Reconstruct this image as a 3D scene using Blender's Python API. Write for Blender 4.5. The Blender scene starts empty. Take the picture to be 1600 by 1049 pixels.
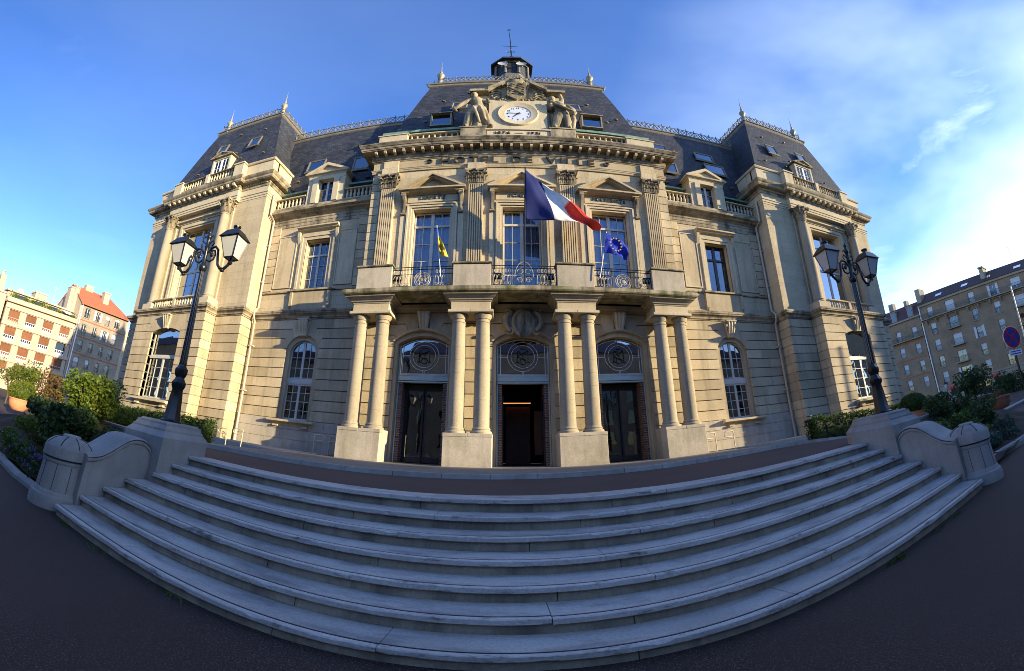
import bpy, math, random
from mathutils import Vector, Matrix
PI = math.pi
rnd = random.Random(11)
sc = bpy.context.scene
COL = sc.collection
# ------------------------------------------------------------------ camera (stitched panorama: equirectangular, pitched up)
cam = bpy.data.cameras.new('camera'); co = bpy.data.objects.new('camera', cam); COL.objects.link(co); sc.camera = co
cam.type = 'PANO'; cam.panorama_type = 'EQUIRECTANGULAR'
F, OX, OY = 615.976, -7.912, 16.246
cam.longitude_min = -(800 + OX) / F; cam.longitude_max = (800 - OX) / F
cam.latitude_max = (524.5 + OY) / F; cam.latitude_min = -(524.5 - OY) / F
co.location = (-.7504, 0, .4588); co.rotation_euler = (PI / 2 + .2743, 0, -.0112)
cam.clip_start = .05; cam.clip_end = 4000
# ------------------------------------------------------------------ sun, sky, exposure
SUN_AZ, SUN_EL = 71.0, 12.5        # degrees: from the street axis (-Y) towards +X, above the horizon
to_sun = Vector((math.sin(math.radians(SUN_AZ)) * math.cos(math.radians(SUN_EL)), -math.cos(math.radians(SUN_AZ)) * math.cos(math.radians(SUN_EL)), math.sin(math.radians(SUN_EL))))
sl = bpy.data.lights.new('sun', 'SUN'); sl.energy = 4.2; sl.angle = math.radians(.5); sl.color = (1.0, .83, .51)
so = bpy.data.objects.new('sun', sl); COL.objects.link(so); so.rotation_euler = to_sun.to_track_quat('Z', 'Y').to_euler()
world = bpy.data.worlds.new('World'); sc.world = world; world.use_nodes = True
def build_sky():
    nt = world.node_tree; N = nt.nodes; L = nt.links
    sky = N.new('ShaderNodeTexSky'); sky.sky_type = 'NISHITA'; sky.sun_disc = False
    sky.sun_elevation = math.radians(SUN_EL); sky.sun_rotation = math.radians(180 - SUN_AZ)
    sky.air_density = 1.0; sky.dust_density = .08; sky.ozone_density = 2.2; sky.altitude = 40
    hs = N.new('ShaderNodeHueSaturation'); hs.inputs['Saturation'].default_value = 1.26; hs.inputs['Hue'].default_value = .513; hs.inputs['Value'].default_value = 1.08
    tn = N.new('ShaderNodeMixRGB'); tn.blend_type = 'MULTIPLY'; tn.inputs[0].default_value = 1; tn.inputs[2].default_value = (.97, .93, 1.0, 1); L.new(sky.outputs[0], tn.inputs[1]); L.new(tn.outputs[0], hs.inputs['Color'])
    tc = N.new('ShaderNodeTexCoord'); sp = N.new('ShaderNodeSeparateXYZ'); L.new(tc.outputs['Generated'], sp.inputs[0])
    def mth(op, a, b=None, clamp=False):
        n = N.new('ShaderNodeMath'); n.operation = op; n.use_clamp = clamp
        for i, q in enumerate((a, b)):
            if q is None: continue
            if isinstance(q, (int, float)): n.inputs[i].default_value = q
            else: L.new(q, n.inputs[i])
        return n.outputs[0]
    def dcloud(scl, loc, rot, nscale, detail, rough, lo, hi, dist):
        mp = N.new('ShaderNodeMapping'); mp.inputs['Scale'].default_value = scl; mp.inputs['Location'].default_value = loc; mp.inputs['Rotation'].default_value = rot
        L.new(tc.outputs['Generated'], mp.inputs['Vector'])
        nz = N.new('ShaderNodeTexNoise'); nz.inputs['Scale'].default_value = nscale; nz.inputs['Detail'].default_value = detail; nz.inputs['Roughness'].default_value = rough; nz.inputs['Distortion'].default_value = dist
        L.new(mp.outputs[0], nz.inputs['Vector'])
        mr = N.new('ShaderNodeMapRange'); mr.inputs[1].default_value = lo; mr.inputs[2].default_value = hi; mr.interpolation_type = 'SMOOTHSTEP'
        L.new(nz.outputs['Fac'], mr.inputs[0]); return mr.outputs[0]
    c1 = dcloud((.8, 1.2, 3.4), (.3, .9, .2), (.25, .30, .2), 1.7, 8, .60, .44, .74, .5)      # wisps
    c2 = dcloud((.7, .9, 1.6), (2.1, .3, .7), (0, .2, 0), 1.1, 5, .55, .30, .70, .2)          # thin veil
    # low cumulus
    mp = N.new('ShaderNodeMapping'); mp.inputs['Scale'].default_value = (1, 1, 1.9); mp.inputs['Location'].default_value = (.35, .1, 0); L.new(tc.outputs['Generated'], mp.inputs['Vector'])
    nz = N.new('ShaderNodeTexNoise'); nz.inputs['Scale'].default_value = 5.0; nz.inputs['Detail'].default_value = 9; nz.inputs['Roughness'].default_value = .58; L.new(mp.outputs[0], nz.inputs['Vector'])
    mr = N.new('ShaderNodeMapRange'); mr.inputs[1].default_value = .50; mr.inputs[2].default_value = .66; mr.interpolation_type = 'SMOOTHSTEP'; L.new(nz.outputs['Fac'], mr.inputs[0])
    band = N.new('ShaderNodeMapRange'); band.inputs[1].default_value = .36; band.inputs[2].default_value = .18; L.new(sp.outputs[2], band.inputs[0])
    c3 = mth('MULTIPLY', mr.outputs[0], band.outputs[0], True)
    sun_side = N.new('ShaderNodeMapRange'); sun_side.inputs[1].default_value = .22; sun_side.inputs[2].default_value = .95; sun_side.inputs[3].default_value = .13; sun_side.inputs[4].default_value = 1.9
    L.new(sp.outputs[0], sun_side.inputs[0])
    f = mth('MAXIMUM', mth('MAXIMUM', mth('MULTIPLY', c1, .55), mth('MULTIPLY', c2, .55)), mth('MULTIPLY', c3, .9))
    f = mth('MULTIPLY', f, sun_side.outputs[0], True)
    lum = N.new('ShaderNodeMixRGB'); lum.blend_type = 'MIX'; lum.inputs[0].default_value = .55; lum.inputs[2].default_value = (5.0, 5.9, 6.4, 1)
    L.new(hs.outputs[0], lum.inputs[1])
    mx = N.new('ShaderNodeMixRGB'); L.new(f, mx.inputs[0]); L.new(hs.outputs[0], mx.inputs[1]); L.new(lum.outputs[0], mx.inputs[2])
    bg = N['Background']; L.new(mx.outputs[0], bg.inputs[0]); bg.inputs[1].default_value = .15
build_sky()
sc.view_settings.view_transform = 'Standard'; sc.view_settings.look = 'None'; sc.view_settings.gamma = 1; sc.view_settings.exposure = 1.48
sc.render.engine = 'CYCLES'; sc.cycles.use_denoising = True; sc.cycles.max_bounces = 8; sc.cycles.transparent_max_bounces = 12
sc.cycles.filter_width = .9; sc.cycles.caustics_reflective = False; sc.cycles.caustics_refractive = False; sc.cycles.sample_clamp_indirect = 6
# ------------------------------------------------------------------ materials
def new_mat(name):
    m = bpy.data.materials.new(name); m.use_nodes = True; nt = m.node_tree
    return m, nt, nt.nodes, nt.links, nt.nodes['Principled BSDF']
def noise(N, L, vec, scale, detail=4, rough=.55, stretch=None):
    if stretch:
        mp = N.new('ShaderNodeMapping'); mp.inputs['Scale'].default_value = stretch; L.new(vec, mp.inputs['Vector']); vec = mp.outputs[0]
    n = N.new('ShaderNodeTexNoise'); n.inputs['Scale'].default_value = scale; n.inputs['Detail'].default_value = detail; n.inputs['Roughness'].default_value = rough
    L.new(vec, n.inputs['Vector']); return n.outputs['Fac']
def rng(N, L, src, a, b, c=0., d=1.):
    m = N.new('ShaderNodeMapRange'); m.inputs[1].default_value = a; m.inputs[2].default_value = b; m.inputs[3].default_value = c; m.inputs[4].default_value = d
    L.new(src, m.inputs[0]); return m.outputs[0]
def mix(N, L, fac, a, b, mode='MIX'):
    m = N.new('ShaderNodeMixRGB'); m.blend_type = mode
    for i, q in enumerate((fac, a, b)):
        if isinstance(q, (int, float)): m.inputs[i].default_value = q
        elif isinstance(q, tuple): m.inputs[i].default_value = q if len(q) == 4 else q + (1,)
        else: L.new(q, m.inputs[i])
    return m.outputs[0]
def grey(N, L, f):
    c = N.new('ShaderNodeCombineColor')
    for i in range(3): L.new(f, c.inputs[i])
    return c.outputs[0]
def stone(name, c1, c2, stain=.35, stc=(.10, .085, .06), scale=.5, rough=.88, bump=.25, rand=.10, joints=None, lo=.52, hi=.72, grain=24, moss=None, ss=(1.6, (1.6, 1.6, .22))):
    m, nt, N, L, B = new_mat(name)
    pos = N.new('ShaderNodeNewGeometry').outputs['Position']
    col = mix(N, L, rng(N, L, noise(N, L, pos, scale, 6, .65), .35, .65), c1, c2)
    fine = noise(N, L, pos, grain, 5, .7)
    col = mix(N, L, 1., col, grey(N, L, rng(N, L, fine, .25, .75, .76, 1.18)), 'MULTIPLY')
    st = rng(N, L, noise(N, L, pos, ss[0], 7, .68, ss[1]), lo, hi)
    st2 = N.new('ShaderNodeMath'); st2.operation = 'MULTIPLY'; L.new(st, st2.inputs[0]); st2.inputs[1].default_value = stain
    col = mix(N, L, st2.outputs[0], col, stc)
    if moss:
        mo = N.new('ShaderNodeMath'); mo.operation = 'MULTIPLY'; L.new(rng(N, L, noise(N, L, pos, 1.1, 8, .7), .5, .62), mo.inputs[0]); mo.inputs[1].default_value = moss[1]
        col = mix(N, L, mo.outputs[0], col, moss[0])
    if joints:
        sp = N.new('ShaderNodeSeparateXYZ'); L.new(pos, sp.inputs[0]); ad = N.new('ShaderNodeMath'); L.new(sp.outputs[0], ad.inputs[0]); L.new(sp.outputs[1], ad.inputs[1])
        cb = N.new('ShaderNodeCombineXYZ'); L.new(ad.outputs[0], cb.inputs[0]); L.new(sp.outputs[2], cb.inputs[1])
        bt = N.new('ShaderNodeTexBrick'); bt.inputs['Scale'].default_value = 1; bt.inputs['Brick Width'].default_value = joints[0]; bt.inputs['Row Height'].default_value = joints[1]; bt.inputs['Mortar Size'].default_value = joints[2]; bt.inputs['Mortar Smooth'].default_value = .3
        bt.inputs['Color1'].default_value = (1.05, 1.05, 1.05, 1); bt.inputs['Color2'].default_value = (.93, .92, .90, 1); bt.inputs['Mortar'].default_value = (.62, .6, .57, 1)
        L.new(cb.outputs[0], bt.inputs['Vector']); col = mix(N, L, 1., col, bt.outputs['Color'], 'MULTIPLY')
    oi = N.new('ShaderNodeObjectInfo')
    col = mix(N, L, 1., col, grey(N, L, rng(N, L, oi.outputs['Random'], 0, 1, 1 - rand, 1 + rand)), 'MULTIPLY')
    L.new(col, B.inputs['Base Color']); B.inputs['Roughness'].default_value = rough; B.inputs['Specular IOR Level'].default_value = .25
    bp = N.new('ShaderNodeBump'); bp.inputs['Strength'].default_value = bump; bp.inputs['Distance'].default_value = .02
    L.new(fine, bp.inputs['Height']); L.new(bp.outputs[0], B.inputs['Normal'])
    return m
def plain(name, c, rough=.6, metal=0., var=.12, scale=6., spec=.4, rand=0., bump=0., stretch=None):
    m, nt, N, L, B = new_mat(name)
    pos = N.new('ShaderNodeNewGeometry').outputs['Position']; nz = noise(N, L, pos, scale, 5, .6, stretch)
    col = mix(N, L, 1., c, grey(N, L, rng(N, L, nz, .25, .75, 1 - var, 1 + var)), 'MULTIPLY')
    if rand:
        oi = N.new('ShaderNodeObjectInfo'); col = mix(N, L, 1., col, grey(N, L, rng(N, L, oi.outputs['Random'], 0, 1, 1 - rand, 1 + rand)), 'MULTIPLY')
    L.new(col, B.inputs['Base Color']); B.inputs['Roughness'].default_value = rough; B.inputs['Metallic'].default_value = metal; B.inputs['Specular IOR Level'].default_value = spec
    if bump:
        bp = N.new('ShaderNodeBump'); bp.inputs['Strength'].default_value = bump; bp.inputs['Distance'].default_value = .02; L.new(nz, bp.inputs['Height']); L.new(bp.outputs[0], B.inputs['Normal'])
    return m
def glass(name, tint, refl=.16, dark=.25, rough=.02):
    m, nt, N, L, B = new_mat(name); N.remove(B)
    out = N['Material Output']; tr = N.new('ShaderNodeBsdfTransparent'); tr.inputs[0].default_value = tint + (1,)
    gl = N.new('ShaderNodeBsdfGlossy'); gl.inputs[0].default_value = (.92, .96, 1, 1); gl.inputs['Roughness'].default_value = rough
    lw = N.new('ShaderNodeLayerWeight'); lw.inputs[0].default_value = .3
    pos = N.new('ShaderNodeNewGeometry').outputs['Position']; nz = noise(N, L, pos, .9, 2)
    bp = N.new('ShaderNodeBump'); bp.inputs['Strength'].default_value = .05; bp.inputs['Distance'].default_value = .1; L.new(nz, bp.inputs['Height']); L.new(bp.outputs[0], gl.inputs['Normal'])
    f = N.new('ShaderNodeMath'); f.operation = 'MULTIPLY_ADD'; f.use_clamp = True; L.new(lw.outputs['Fresnel'], f.inputs[0]); f.inputs[1].default_value = 1.0; f.inputs[2].default_value = refl
    mx = N.new('ShaderNodeMixShader'); L.new(f.outputs[0], mx.inputs[0]); L.new(tr.outputs[0], mx.inputs[1]); L.new(gl.outputs[0], mx.inputs[2]); L.new(mx.outputs[0], out.inputs[0])
    return m
def leafm(name, c1, c2, scale=3.):
    m, nt, N, L, B = new_mat(name)
    pos = N.new('ShaderNodeNewGeometry').outputs['Position']
    a = rng(N, L, noise(N, L, pos, scale, 3), .3, .7); b = rng(N, L, noise(N, L, pos, 34., 2), .3, .7, .7, 1.35)
    col = mix(N, L, 1., mix(N, L, a, c1, c2), grey(N, L, b), 'MULTIPLY')
    L.new(col, B.inputs['Base Color']); B.inputs['Roughness'].default_value = .5; B.inputs['Specular IOR Level'].default_value = .35
    tr = N.new('ShaderNodeBsdfTranslucent'); L.new(col, tr.inputs[0]); mx = N.new('ShaderNodeMixShader'); mx.inputs[0].default_value = .35
    L.new(B.outputs[0], mx.inputs[1]); L.new(tr.outputs[0], mx.inputs[2]); L.new(mx.outputs[0], N['Material Output'].inputs[0])
    return m
def slate(name, c):
    m, nt, N, L, B = new_mat(name)
    pos = N.new('ShaderNodeNewGeometry').outputs['Position']
    sp = N.new('ShaderNodeSeparateXYZ'); L.new(pos, sp.inputs[0]); ad = N.new('ShaderNodeMath'); L.new(sp.outputs[0], ad.inputs[0]); L.new(sp.outputs[1], ad.inputs[1])
    cb = N.new('ShaderNodeCombineXYZ'); L.new(ad.outputs[0], cb.inputs[0]); L.new(sp.outputs[2], cb.inputs[1])
    bt = N.new('ShaderNodeTexBrick'); bt.inputs['Scale'].default_value = 1; bt.inputs['Brick Width'].default_value = .26; bt.inputs['Row Height'].default_value = .17; bt.inputs['Mortar Size'].default_value = .014
    bt.inputs['Color1'].default_value = (1.5, 1.45, 1.4, 1); bt.inputs['Color2'].default_value = (.68, .69, .74, 1); bt.inputs['Mortar'].default_value = (.4, .4, .4, 1); L.new(cb.outputs[0], bt.inputs['Vector'])
    col = mix(N, L, 1., c, bt.outputs['Color'], 'MULTIPLY')
    col = mix(N, L, 1., col, grey(N, L, rng(N, L, noise(N, L, pos, .9, 7, .65, (1.5, 1.5, .35)), .3, .7, .7, 1.4)), 'MULTIPLY')
    L.new(col, B.inputs['Base Color']); B.inputs['Roughness'].default_value = .62; B.inputs['Specular IOR Level'].default_value = .3
    bp = N.new('ShaderNodeBump'); bp.inputs['Strength'].default_value = .5; bp.inputs['Distance'].default_value = .015; L.new(bt.outputs['Fac'], bp.inputs['Height']); bp.invert = True; L.new(bp.outputs[0], B.inputs['Normal'])
    return m
def asphalt(name, c, speck=(.30, .28, .28), amount=.70):
    m, nt, N, L, B = new_mat(name)
    pos = N.new('ShaderNodeNewGeometry').outputs['Position']
    col = mix(N, L, rng(N, L, noise(N, L, pos, .35, 6, .6), .3, .7), tuple(q * .82 for q in c), tuple(q * 1.2 for q in c))
    vo = N.new('ShaderNodeTexVoronoi'); vo.inputs['Scale'].default_value = 85; L.new(pos, vo.inputs['Vector'])
    wn = rng(N, L, noise(N, L, pos, 95, 3, .65), amount - .08, amount)
    col = mix(N, L, wn, col, speck)
    col = mix(N, L, 1., col, grey(N, L, rng(N, L, vo.outputs['Distance'], 0, .8, 1.25, .7)), 'MULTIPLY')
    L.new(col, B.inputs['Base Color']); B.inputs['Roughness'].default_value = .85; B.inputs['Specular IOR Level'].default_value = .3
    bp = N.new('ShaderNodeBump'); bp.inputs['Strength'].default_value = .6; bp.inputs['Distance'].default_value = .006; L.new(vo.outputs['Distance'], bp.inputs['Height']); bp.invert = True; L.new(bp.outputs[0], B.inputs['Normal'])
    return m
def bricks(name, c1, c2, mortar, w=.22, h=.075, ms=.009):
    m, nt, N, L, B = new_mat(name)
    pos = N.new('ShaderNodeNewGeometry').outputs['Position']
    sp = N.new('ShaderNodeSeparateXYZ'); L.new(pos, sp.inputs[0]); ad = N.new('ShaderNodeMath'); L.new(sp.outputs[0], ad.inputs[0]); L.new(sp.outputs[1], ad.inputs[1])
    cb = N.new('ShaderNodeCombineXYZ'); L.new(ad.outputs[0], cb.inputs[0]); L.new(sp.outputs[2], cb.inputs[1])
    bt = N.new('ShaderNodeTexBrick'); bt.inputs['Scale'].default_value = 1; bt.inputs['Brick Width'].default_value = w; bt.inputs['Row Height'].default_value = h; bt.inputs['Mortar Size'].default_value = ms
    bt.inputs['Color1'].default_value = c1 + (1,); bt.inputs['Color2'].default_value = c2 + (1,); bt.inputs['Mortar'].default_value = mortar + (1,); L.new(cb.outputs[0], bt.inputs['Vector'])
    col = mix(N, L, 1., bt.outputs['Color'], grey(N, L, rng(N, L, noise(N, L, pos, .5, 5), .3, .7, .8, 1.2)), 'MULTIPLY')
    L.new(col, B.inputs['Base Color']); B.inputs['Roughness'].default_value = .9
    return m
def emit(name, c, s):
    m, nt, N, L, B = new_mat(name); B.inputs['Emission Color'].default_value = c + (1,); B.inputs['Emission Strength'].default_value = s; B.inputs['Base Color'].default_value = c + (1,); return m
MT = dict(
    stone=stone('limestone blocks', (.43, .345, .22), (.52, .43, .29), .55, (.15, .12, .08), lo=.48, hi=.72, rand=.17),
    ashlar=stone('limestone ashlar', (.44, .36, .235), (.53, .44, .30), .50, (.15, .12, .08), joints=(1.1, .42, .006), lo=.5, hi=.78, rand=.0),
    pale=stone('pale limestone', (.46, .385, .265), (.55, .47, .335), .42, (.15, .12, .08), lo=.5, hi=.76, rand=.03),
    weath=stone('weathered cornice stone', (.30, .25, .175), (.42, .355, .25), .85, (.04, .035, .028), scale=.9, lo=.44, hi=.66, ss=(2.2, (1.2, 1.2, .5)), rand=.0),
    plinth=stone('plinth stone', (.40, .345, .27), (.50, .435, .35), .5, (.16, .15, .12), lo=.5, hi=.7, rand=.07, moss=((.16, .17, .08), .25)),
    soot=stone('sooty cornice stone', (.24, .20, .145), (.36, .30, .215), .88, (.035, .03, .025), scale=1.1, lo=.44, hi=.64, rand=0, ss=(2.2, (1.0, 1.0, .9))),
    slab=stone('mossy balcony stone', (.30, .26, .17), (.44, .38, .27), .85, (.07, .065, .04), scale=1.3, lo=.42, hi=.6, rand=0, moss=((.10, .12, .035), .75)),
    mould=stone('sheltered grey stone', (.33, .29, .22), (.42, .37, .28), .5, (.12, .10, .08), lo=.45, hi=.7, rand=0),
    carve=stone('carved stone', (.27, .225, .155), (.40, .335, .235), .85, (.045, .04, .03), scale=2.2, lo=.42, hi=.62, rand=0),
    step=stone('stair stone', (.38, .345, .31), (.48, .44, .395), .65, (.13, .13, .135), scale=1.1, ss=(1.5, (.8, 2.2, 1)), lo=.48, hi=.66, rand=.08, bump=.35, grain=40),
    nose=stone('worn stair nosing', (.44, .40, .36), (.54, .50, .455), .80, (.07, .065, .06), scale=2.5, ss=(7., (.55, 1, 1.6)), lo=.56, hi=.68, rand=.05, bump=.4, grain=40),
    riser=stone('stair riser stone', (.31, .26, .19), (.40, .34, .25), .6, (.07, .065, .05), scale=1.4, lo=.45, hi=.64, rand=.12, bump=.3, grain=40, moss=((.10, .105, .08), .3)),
    cheek=stone('cast stone', (.255, .245, .225), (.335, .32, .295), .5, (.13, .125, .115), scale=1.4, lo=.46, hi=.72, rand=.03, bump=.45, grain=70),
    slate=slate('slate', (.030, .033, .043)),
    zinc=plain('weathered zinc', (.27, .24, .18), .55, .2, .3, 3.),
    lead=plain('pale lead', (.17, .15, .12), .55, .1, .3, 3.),
    copper=plain('green copper', (.19, .31, .25), .6, .1, .45, 4.),
    iron=plain('black iron', (.010, .011, .013), .28, .0, .2, 8., .5),
    ironw=plain('weathered ironwork', (.36, .31, .24), .6, .1, .6, 9.),
    crestm=plain('grey crest iron', (.15, .145, .13), .6, .1, .3, 6.),
    whitef=plain('white painted wood', (.50, .48, .43), .5, 0, .12, 5.),
    greyf=plain('grey painted wood', (.34, .38, .42), .5, 0, .12, 5.),
    darkf=plain('dark bronze frame', (.035, .035, .04), .4, .3, .1, 5.),
    alu=plain('pale door metal', (.42, .50, .47), .35, .3, .1, 4.),
    glass=glass('window glass', (.80, .83, .88), .05), glassr=glass('reflecting window glass', (.35, .40, .46), .34),
    glassd=glass('dark glass', (.30, .34, .38), .16), glassf=glass('distant glass', (.22, .25, .30), .05),
    sky=glass('skylight glass', (.10, .12, .15), .30),
    lampg=plain('frosted lamp glass', (.46, .46, .44), .25, 0, .05, 3., .5),
    colm=stone('column stone', (.31, .262, .19), (.385, .33, .24), .5, (.13, .11, .08), lo=.48, hi=.72, rand=.06),
    curtain=plain('sheer curtain', (.74, .75, .82), .9, 0, .1, 5.),
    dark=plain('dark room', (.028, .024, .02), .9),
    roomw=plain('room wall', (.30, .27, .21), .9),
    brick=bricks('dark brick', (.20, .085, .05), (.06, .03, .022), (.22, .19, .16), .22, .09, .014),
    wood=plain('brown panelling', (.12, .05, .025), .5, 0, .3, 3.),
    ltr=plain('weathered letters', (.028, .024, .02), .8, 0, .4, 12.),
    clockw=plain('clock enamel', (.56, .60, .70), .25, 0, .04, 4.),  # bluish light of the shaded dial put into its colour
    black=plain('black paint', (.015, .015, .017), .4),
    white=plain('white paint', (.75, .75, .74), .4, 0, .06),
    red=plain('red paint', (.45, .02, .02), .4),
    blue=plain('blue paint', (.015, .04, .28), .4),
    fblue=plain('blue cloth', (.010, .017, .11), .85), fwhite=plain('white cloth', (.70, .68, .68), .85), fred=plain('red cloth', (.72, .05, .035), .85),
    eub=plain('european blue cloth', (.01, .025, .33), .85), star=plain('gold star', (.55, .45, .10), .7), uay=plain('yellow cloth', (.45, .33, .03), .85), uab=plain('sky blue cloth', (.03, .10, .42), .85),
    asph=asphalt('lower asphalt', (.046, .027, .020), (.22, .18, .16), .66), road=asphalt('reddish road asphalt', (.075, .052, .048), (.2, .17, .16), .72), pave=asphalt('gravelled pavement', (.20, .17, .135), (.34, .30, .25), .60),
    kerb=stone('granite kerb', (.30, .28, .25), (.40, .37, .33), .35, (.12, .11, .1), scale=2., grain=60, rand=.1),
    soil=plain('garden soil', (.045, .03, .02), .95, 0, .4, 9., .2, 0, .6),
    grime=plain('dark joint', (.02, .02, .022), .9),
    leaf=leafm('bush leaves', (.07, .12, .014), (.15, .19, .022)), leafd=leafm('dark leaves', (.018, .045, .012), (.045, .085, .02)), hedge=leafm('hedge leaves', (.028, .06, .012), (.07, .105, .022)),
    box=leafm('box leaves', (.085, .12, .010), (.17, .19, .018), 5.), boxd=leafm('shaded box leaves', (.035, .075, .014), (.07, .115, .02), 5.), rust=leafm('russet leaves', (.10, .085, .02), (.16, .085, .03)),  # boxd is the box foliage with shade put into its colour
    blueg=leafm('bluish leaves', (.04, .075, .055), (.075, .12, .08)), bark=plain('bark', (.09, .065, .045), .95, 0, .4, 10.), petal=plain('violet petals', (.11, .05, .27), .7, 0, .3, 30.),
    terra=plain('terracotta', (.50, .22, .12), .8, 0, .14, 4.), terrad=plain('dark terracotta', (.26, .11, .06), .75, 0, .2, 4.), post=plain('pale post', (.45, .40, .32), .6),
    cream=stone('cream render', (.37, .295, .225), (.44, .355, .28), .12, (.4, .33, .27), rand=0), pinkr=stone('pink render', (.44, .31, .25), (.50, .36, .29), .15, (.35, .26, .2), rand=0),
    shut=plain('brown roller shutter', (.17, .065, .028), .6, 0, .25, 2., .3, .15), gbrick=bricks('grey brown brick', (.27, .215, .16), (.19, .155, .12), (.26, .23, .19), .3, .1, .012), tileb=plain('red clay tiles', (.34, .105, .05), .8, 0, .3, 5.),
    bbrick=bricks('beige brick', (.27, .18, .11), (.21, .145, .09), (.23, .175, .12), .3, .1, .012), broof=plain('brown roof', (.06, .03, .027), .7, 0, .25, 3.), proof=plain('plum mansard roof', (.08, .04, .045), .7, 0, .25, 3.), bstone=stone('grey trim stone', (.26, .22, .17), (.33, .285, .225), .3, (.16, .14, .11), rand=0),
    blind=plain('pale blind', (.52, .52, .54), .8), lit=emit('warm lamp strip', (1., .40, .12), .35), grass=leafm('grass', (.05, .10, .015), (.10, .15, .02)))
# ------------------------------------------------------------------ mesh building
WM = {}
class MB:
    def __init__(s, mx=1, tf=None): s.v = []; s.f = []; s.mi = []; s.mx = mx; s.tf = tf
    def add(s, vs, fs, mi=0):
        o = len(s.v)
        for v in vs:
            v = (v[0] * s.mx, v[1], v[2])
            s.v.append(s.tf(v) if s.tf else v)
        for f in fs:
            f = [i + o for i in f]
            if s.mx < 0: f.reverse()
            s.f.append(f); s.mi.append(mi)
        return s
    def box(s, x0, x1, y0, y1, z0, z1, mi=0):
        if x0 > x1: x0, x1 = x1, x0
        return s.add([(x0, y0, z0), (x1, y0, z0), (x1, y1, z0), (x0, y1, z0), (x0, y0, z1), (x1, y0, z1), (x1, y1, z1), (x0, y1, z1)],
                     [(0, 3, 2, 1), (4, 5, 6, 7), (0, 1, 5, 4), (1, 2, 6, 5), (2, 3, 7, 6), (3, 0, 4, 7)], mi)
    def frus(s, a, b, z0, z1, mi=0):   # a, b: (x0,x1,y0,y1)
        return s.add([(a[0], a[2], z0), (a[1], a[2], z0), (a[1], a[3], z0), (a[0], a[3], z0), (b[0], b[2], z1), (b[1], b[2], z1), (b[1], b[3], z1), (b[0], b[3], z1)],
                     [(0, 3, 2, 1), (4, 5, 6, 7), (0, 1, 5, 4), (1, 2, 6, 5), (2, 3, 7, 6), (3, 0, 4, 7)], mi)
    def cbox(s, x0, x1, y0, y1, z0, z1, c=.012, mi=0):   # front, top and bottom edges chamfered
        if x0 > x1: x0, x1 = x1, x0
        P = [(x0 + c, y0, z0 + c), (x1 - c, y0, z0 + c), (x1 - c, y0, z1 - c), (x0 + c, y0, z1 - c), (x0, y0 + c, z0), (x1, y0 + c, z0), (x1, y0 + c, z1), (x0, y0 + c, z1), (x0, y1, z0), (x1, y1, z0), (x1, y1, z1), (x0, y1, z1)]
        return s.add(P, [(0, 1, 2, 3), (4, 5, 1, 0), (5, 6, 2, 1), (6, 7, 3, 2), (7, 4, 0, 3), (4, 8, 9, 5), (5, 9, 10, 6), (6, 10, 11, 7), (7, 11, 8, 4), (8, 11, 10, 9)], mi)
    def py(s, poly, y0, y1, mi=0):      # polygon in XZ extruded along Y
        n = len(poly); vs = [(p[0], y0, p[1]) for p in poly] + [(p[0], y1, p[1]) for p in poly]
        return s.add(vs, [list(range(n)), list(range(2 * n - 1, n - 1, -1))] + [(i, i + n, (i + 1) % n + n, (i + 1) % n) for i in range(n)], mi)
    def px(s, poly, x0, x1, mi=0):      # polygon in YZ extruded along X
        n = len(poly); vs = [(x0, p[0], p[1]) for p in poly] + [(x1, p[0], p[1]) for p in poly]
        return s.add(vs, [list(range(n)), list(range(2 * n - 1, n - 1, -1))] + [(i, i + n, (i + 1) % n + n, (i + 1) % n) for i in range(n)], mi)
    def pz(s, poly, z0, z1, top=None, mi=0):   # polygon in XY extruded along Z, optional different top polygon
        n = len(poly); t = top or poly; vs = [(p[0], p[1], z0) for p in poly] + [(p[0], p[1], z1) for p in t]
        return s.add(vs, [list(range(n - 1, -1, -1)), list(range(n, 2 * n))] + [(i, (i + 1) % n, (i + 1) % n + n, i + n) for i in range(n)], mi)
    def lathe(s, cx, cy, prof, n=16, mi=0, sx=1, sy=1, ph=0):
        vs = []; fs = []
        for r, z in prof:
            for i in range(n):
                a = 2 * PI * i / n + ph; vs.append((cx + r * sx * math.cos(a), cy + r * sy * math.sin(a), z))
        for j in range(len(prof) - 1):
            for i in range(n): fs.append((j * n + i, j * n + (i + 1) % n, (j + 1) * n + (i + 1) % n, (j + 1) * n + i))
        fs.append(list(range(n - 1, -1, -1))); fs.append([(len(prof) - 1) * n + i for i in range(n)])
        return s.add(vs, fs, mi)
    def tube(s, pts, r, n=6, mi=0, closed=False):
        P = [Vector(p) for p in pts]; m = len(P); vs = []; fs = []
        up = Vector((.13, .31, .94)).normalized(); prev = None
        for i, p in enumerate(P):
            if closed: d = (P[(i + 1) % m] - P[i - 1])
            else: d = P[min(i + 1, m - 1)] - P[max(i - 1, 0)]
            d.normalize()
            if prev is None: u = d.cross(up); u = u if u.length > .05 else d.cross(Vector((1, 0, 0)))
            else: u = prev - d * prev.dot(d)
            u.normalize(); prev = u; w = d.cross(u); rr = r[i] if isinstance(r, (list, tuple)) else r
            for k in range(n):
                a = 2 * PI * k / n; q = p + (u * math.cos(a) + w * math.sin(a)) * rr; vs.append(tuple(q))
        for i in range(m if closed else m - 1):
            for k in range(n): fs.append((i * n + k, i * n + (k + 1) % n, ((i + 1) % m) * n + (k + 1) % n, ((i + 1) % m) * n + k))
        if not closed: fs.append(list(range(n - 1, -1, -1))); fs.append([(m - 1) * n + k for k in range(n)])
        return s.add(vs, fs, mi)
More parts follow.
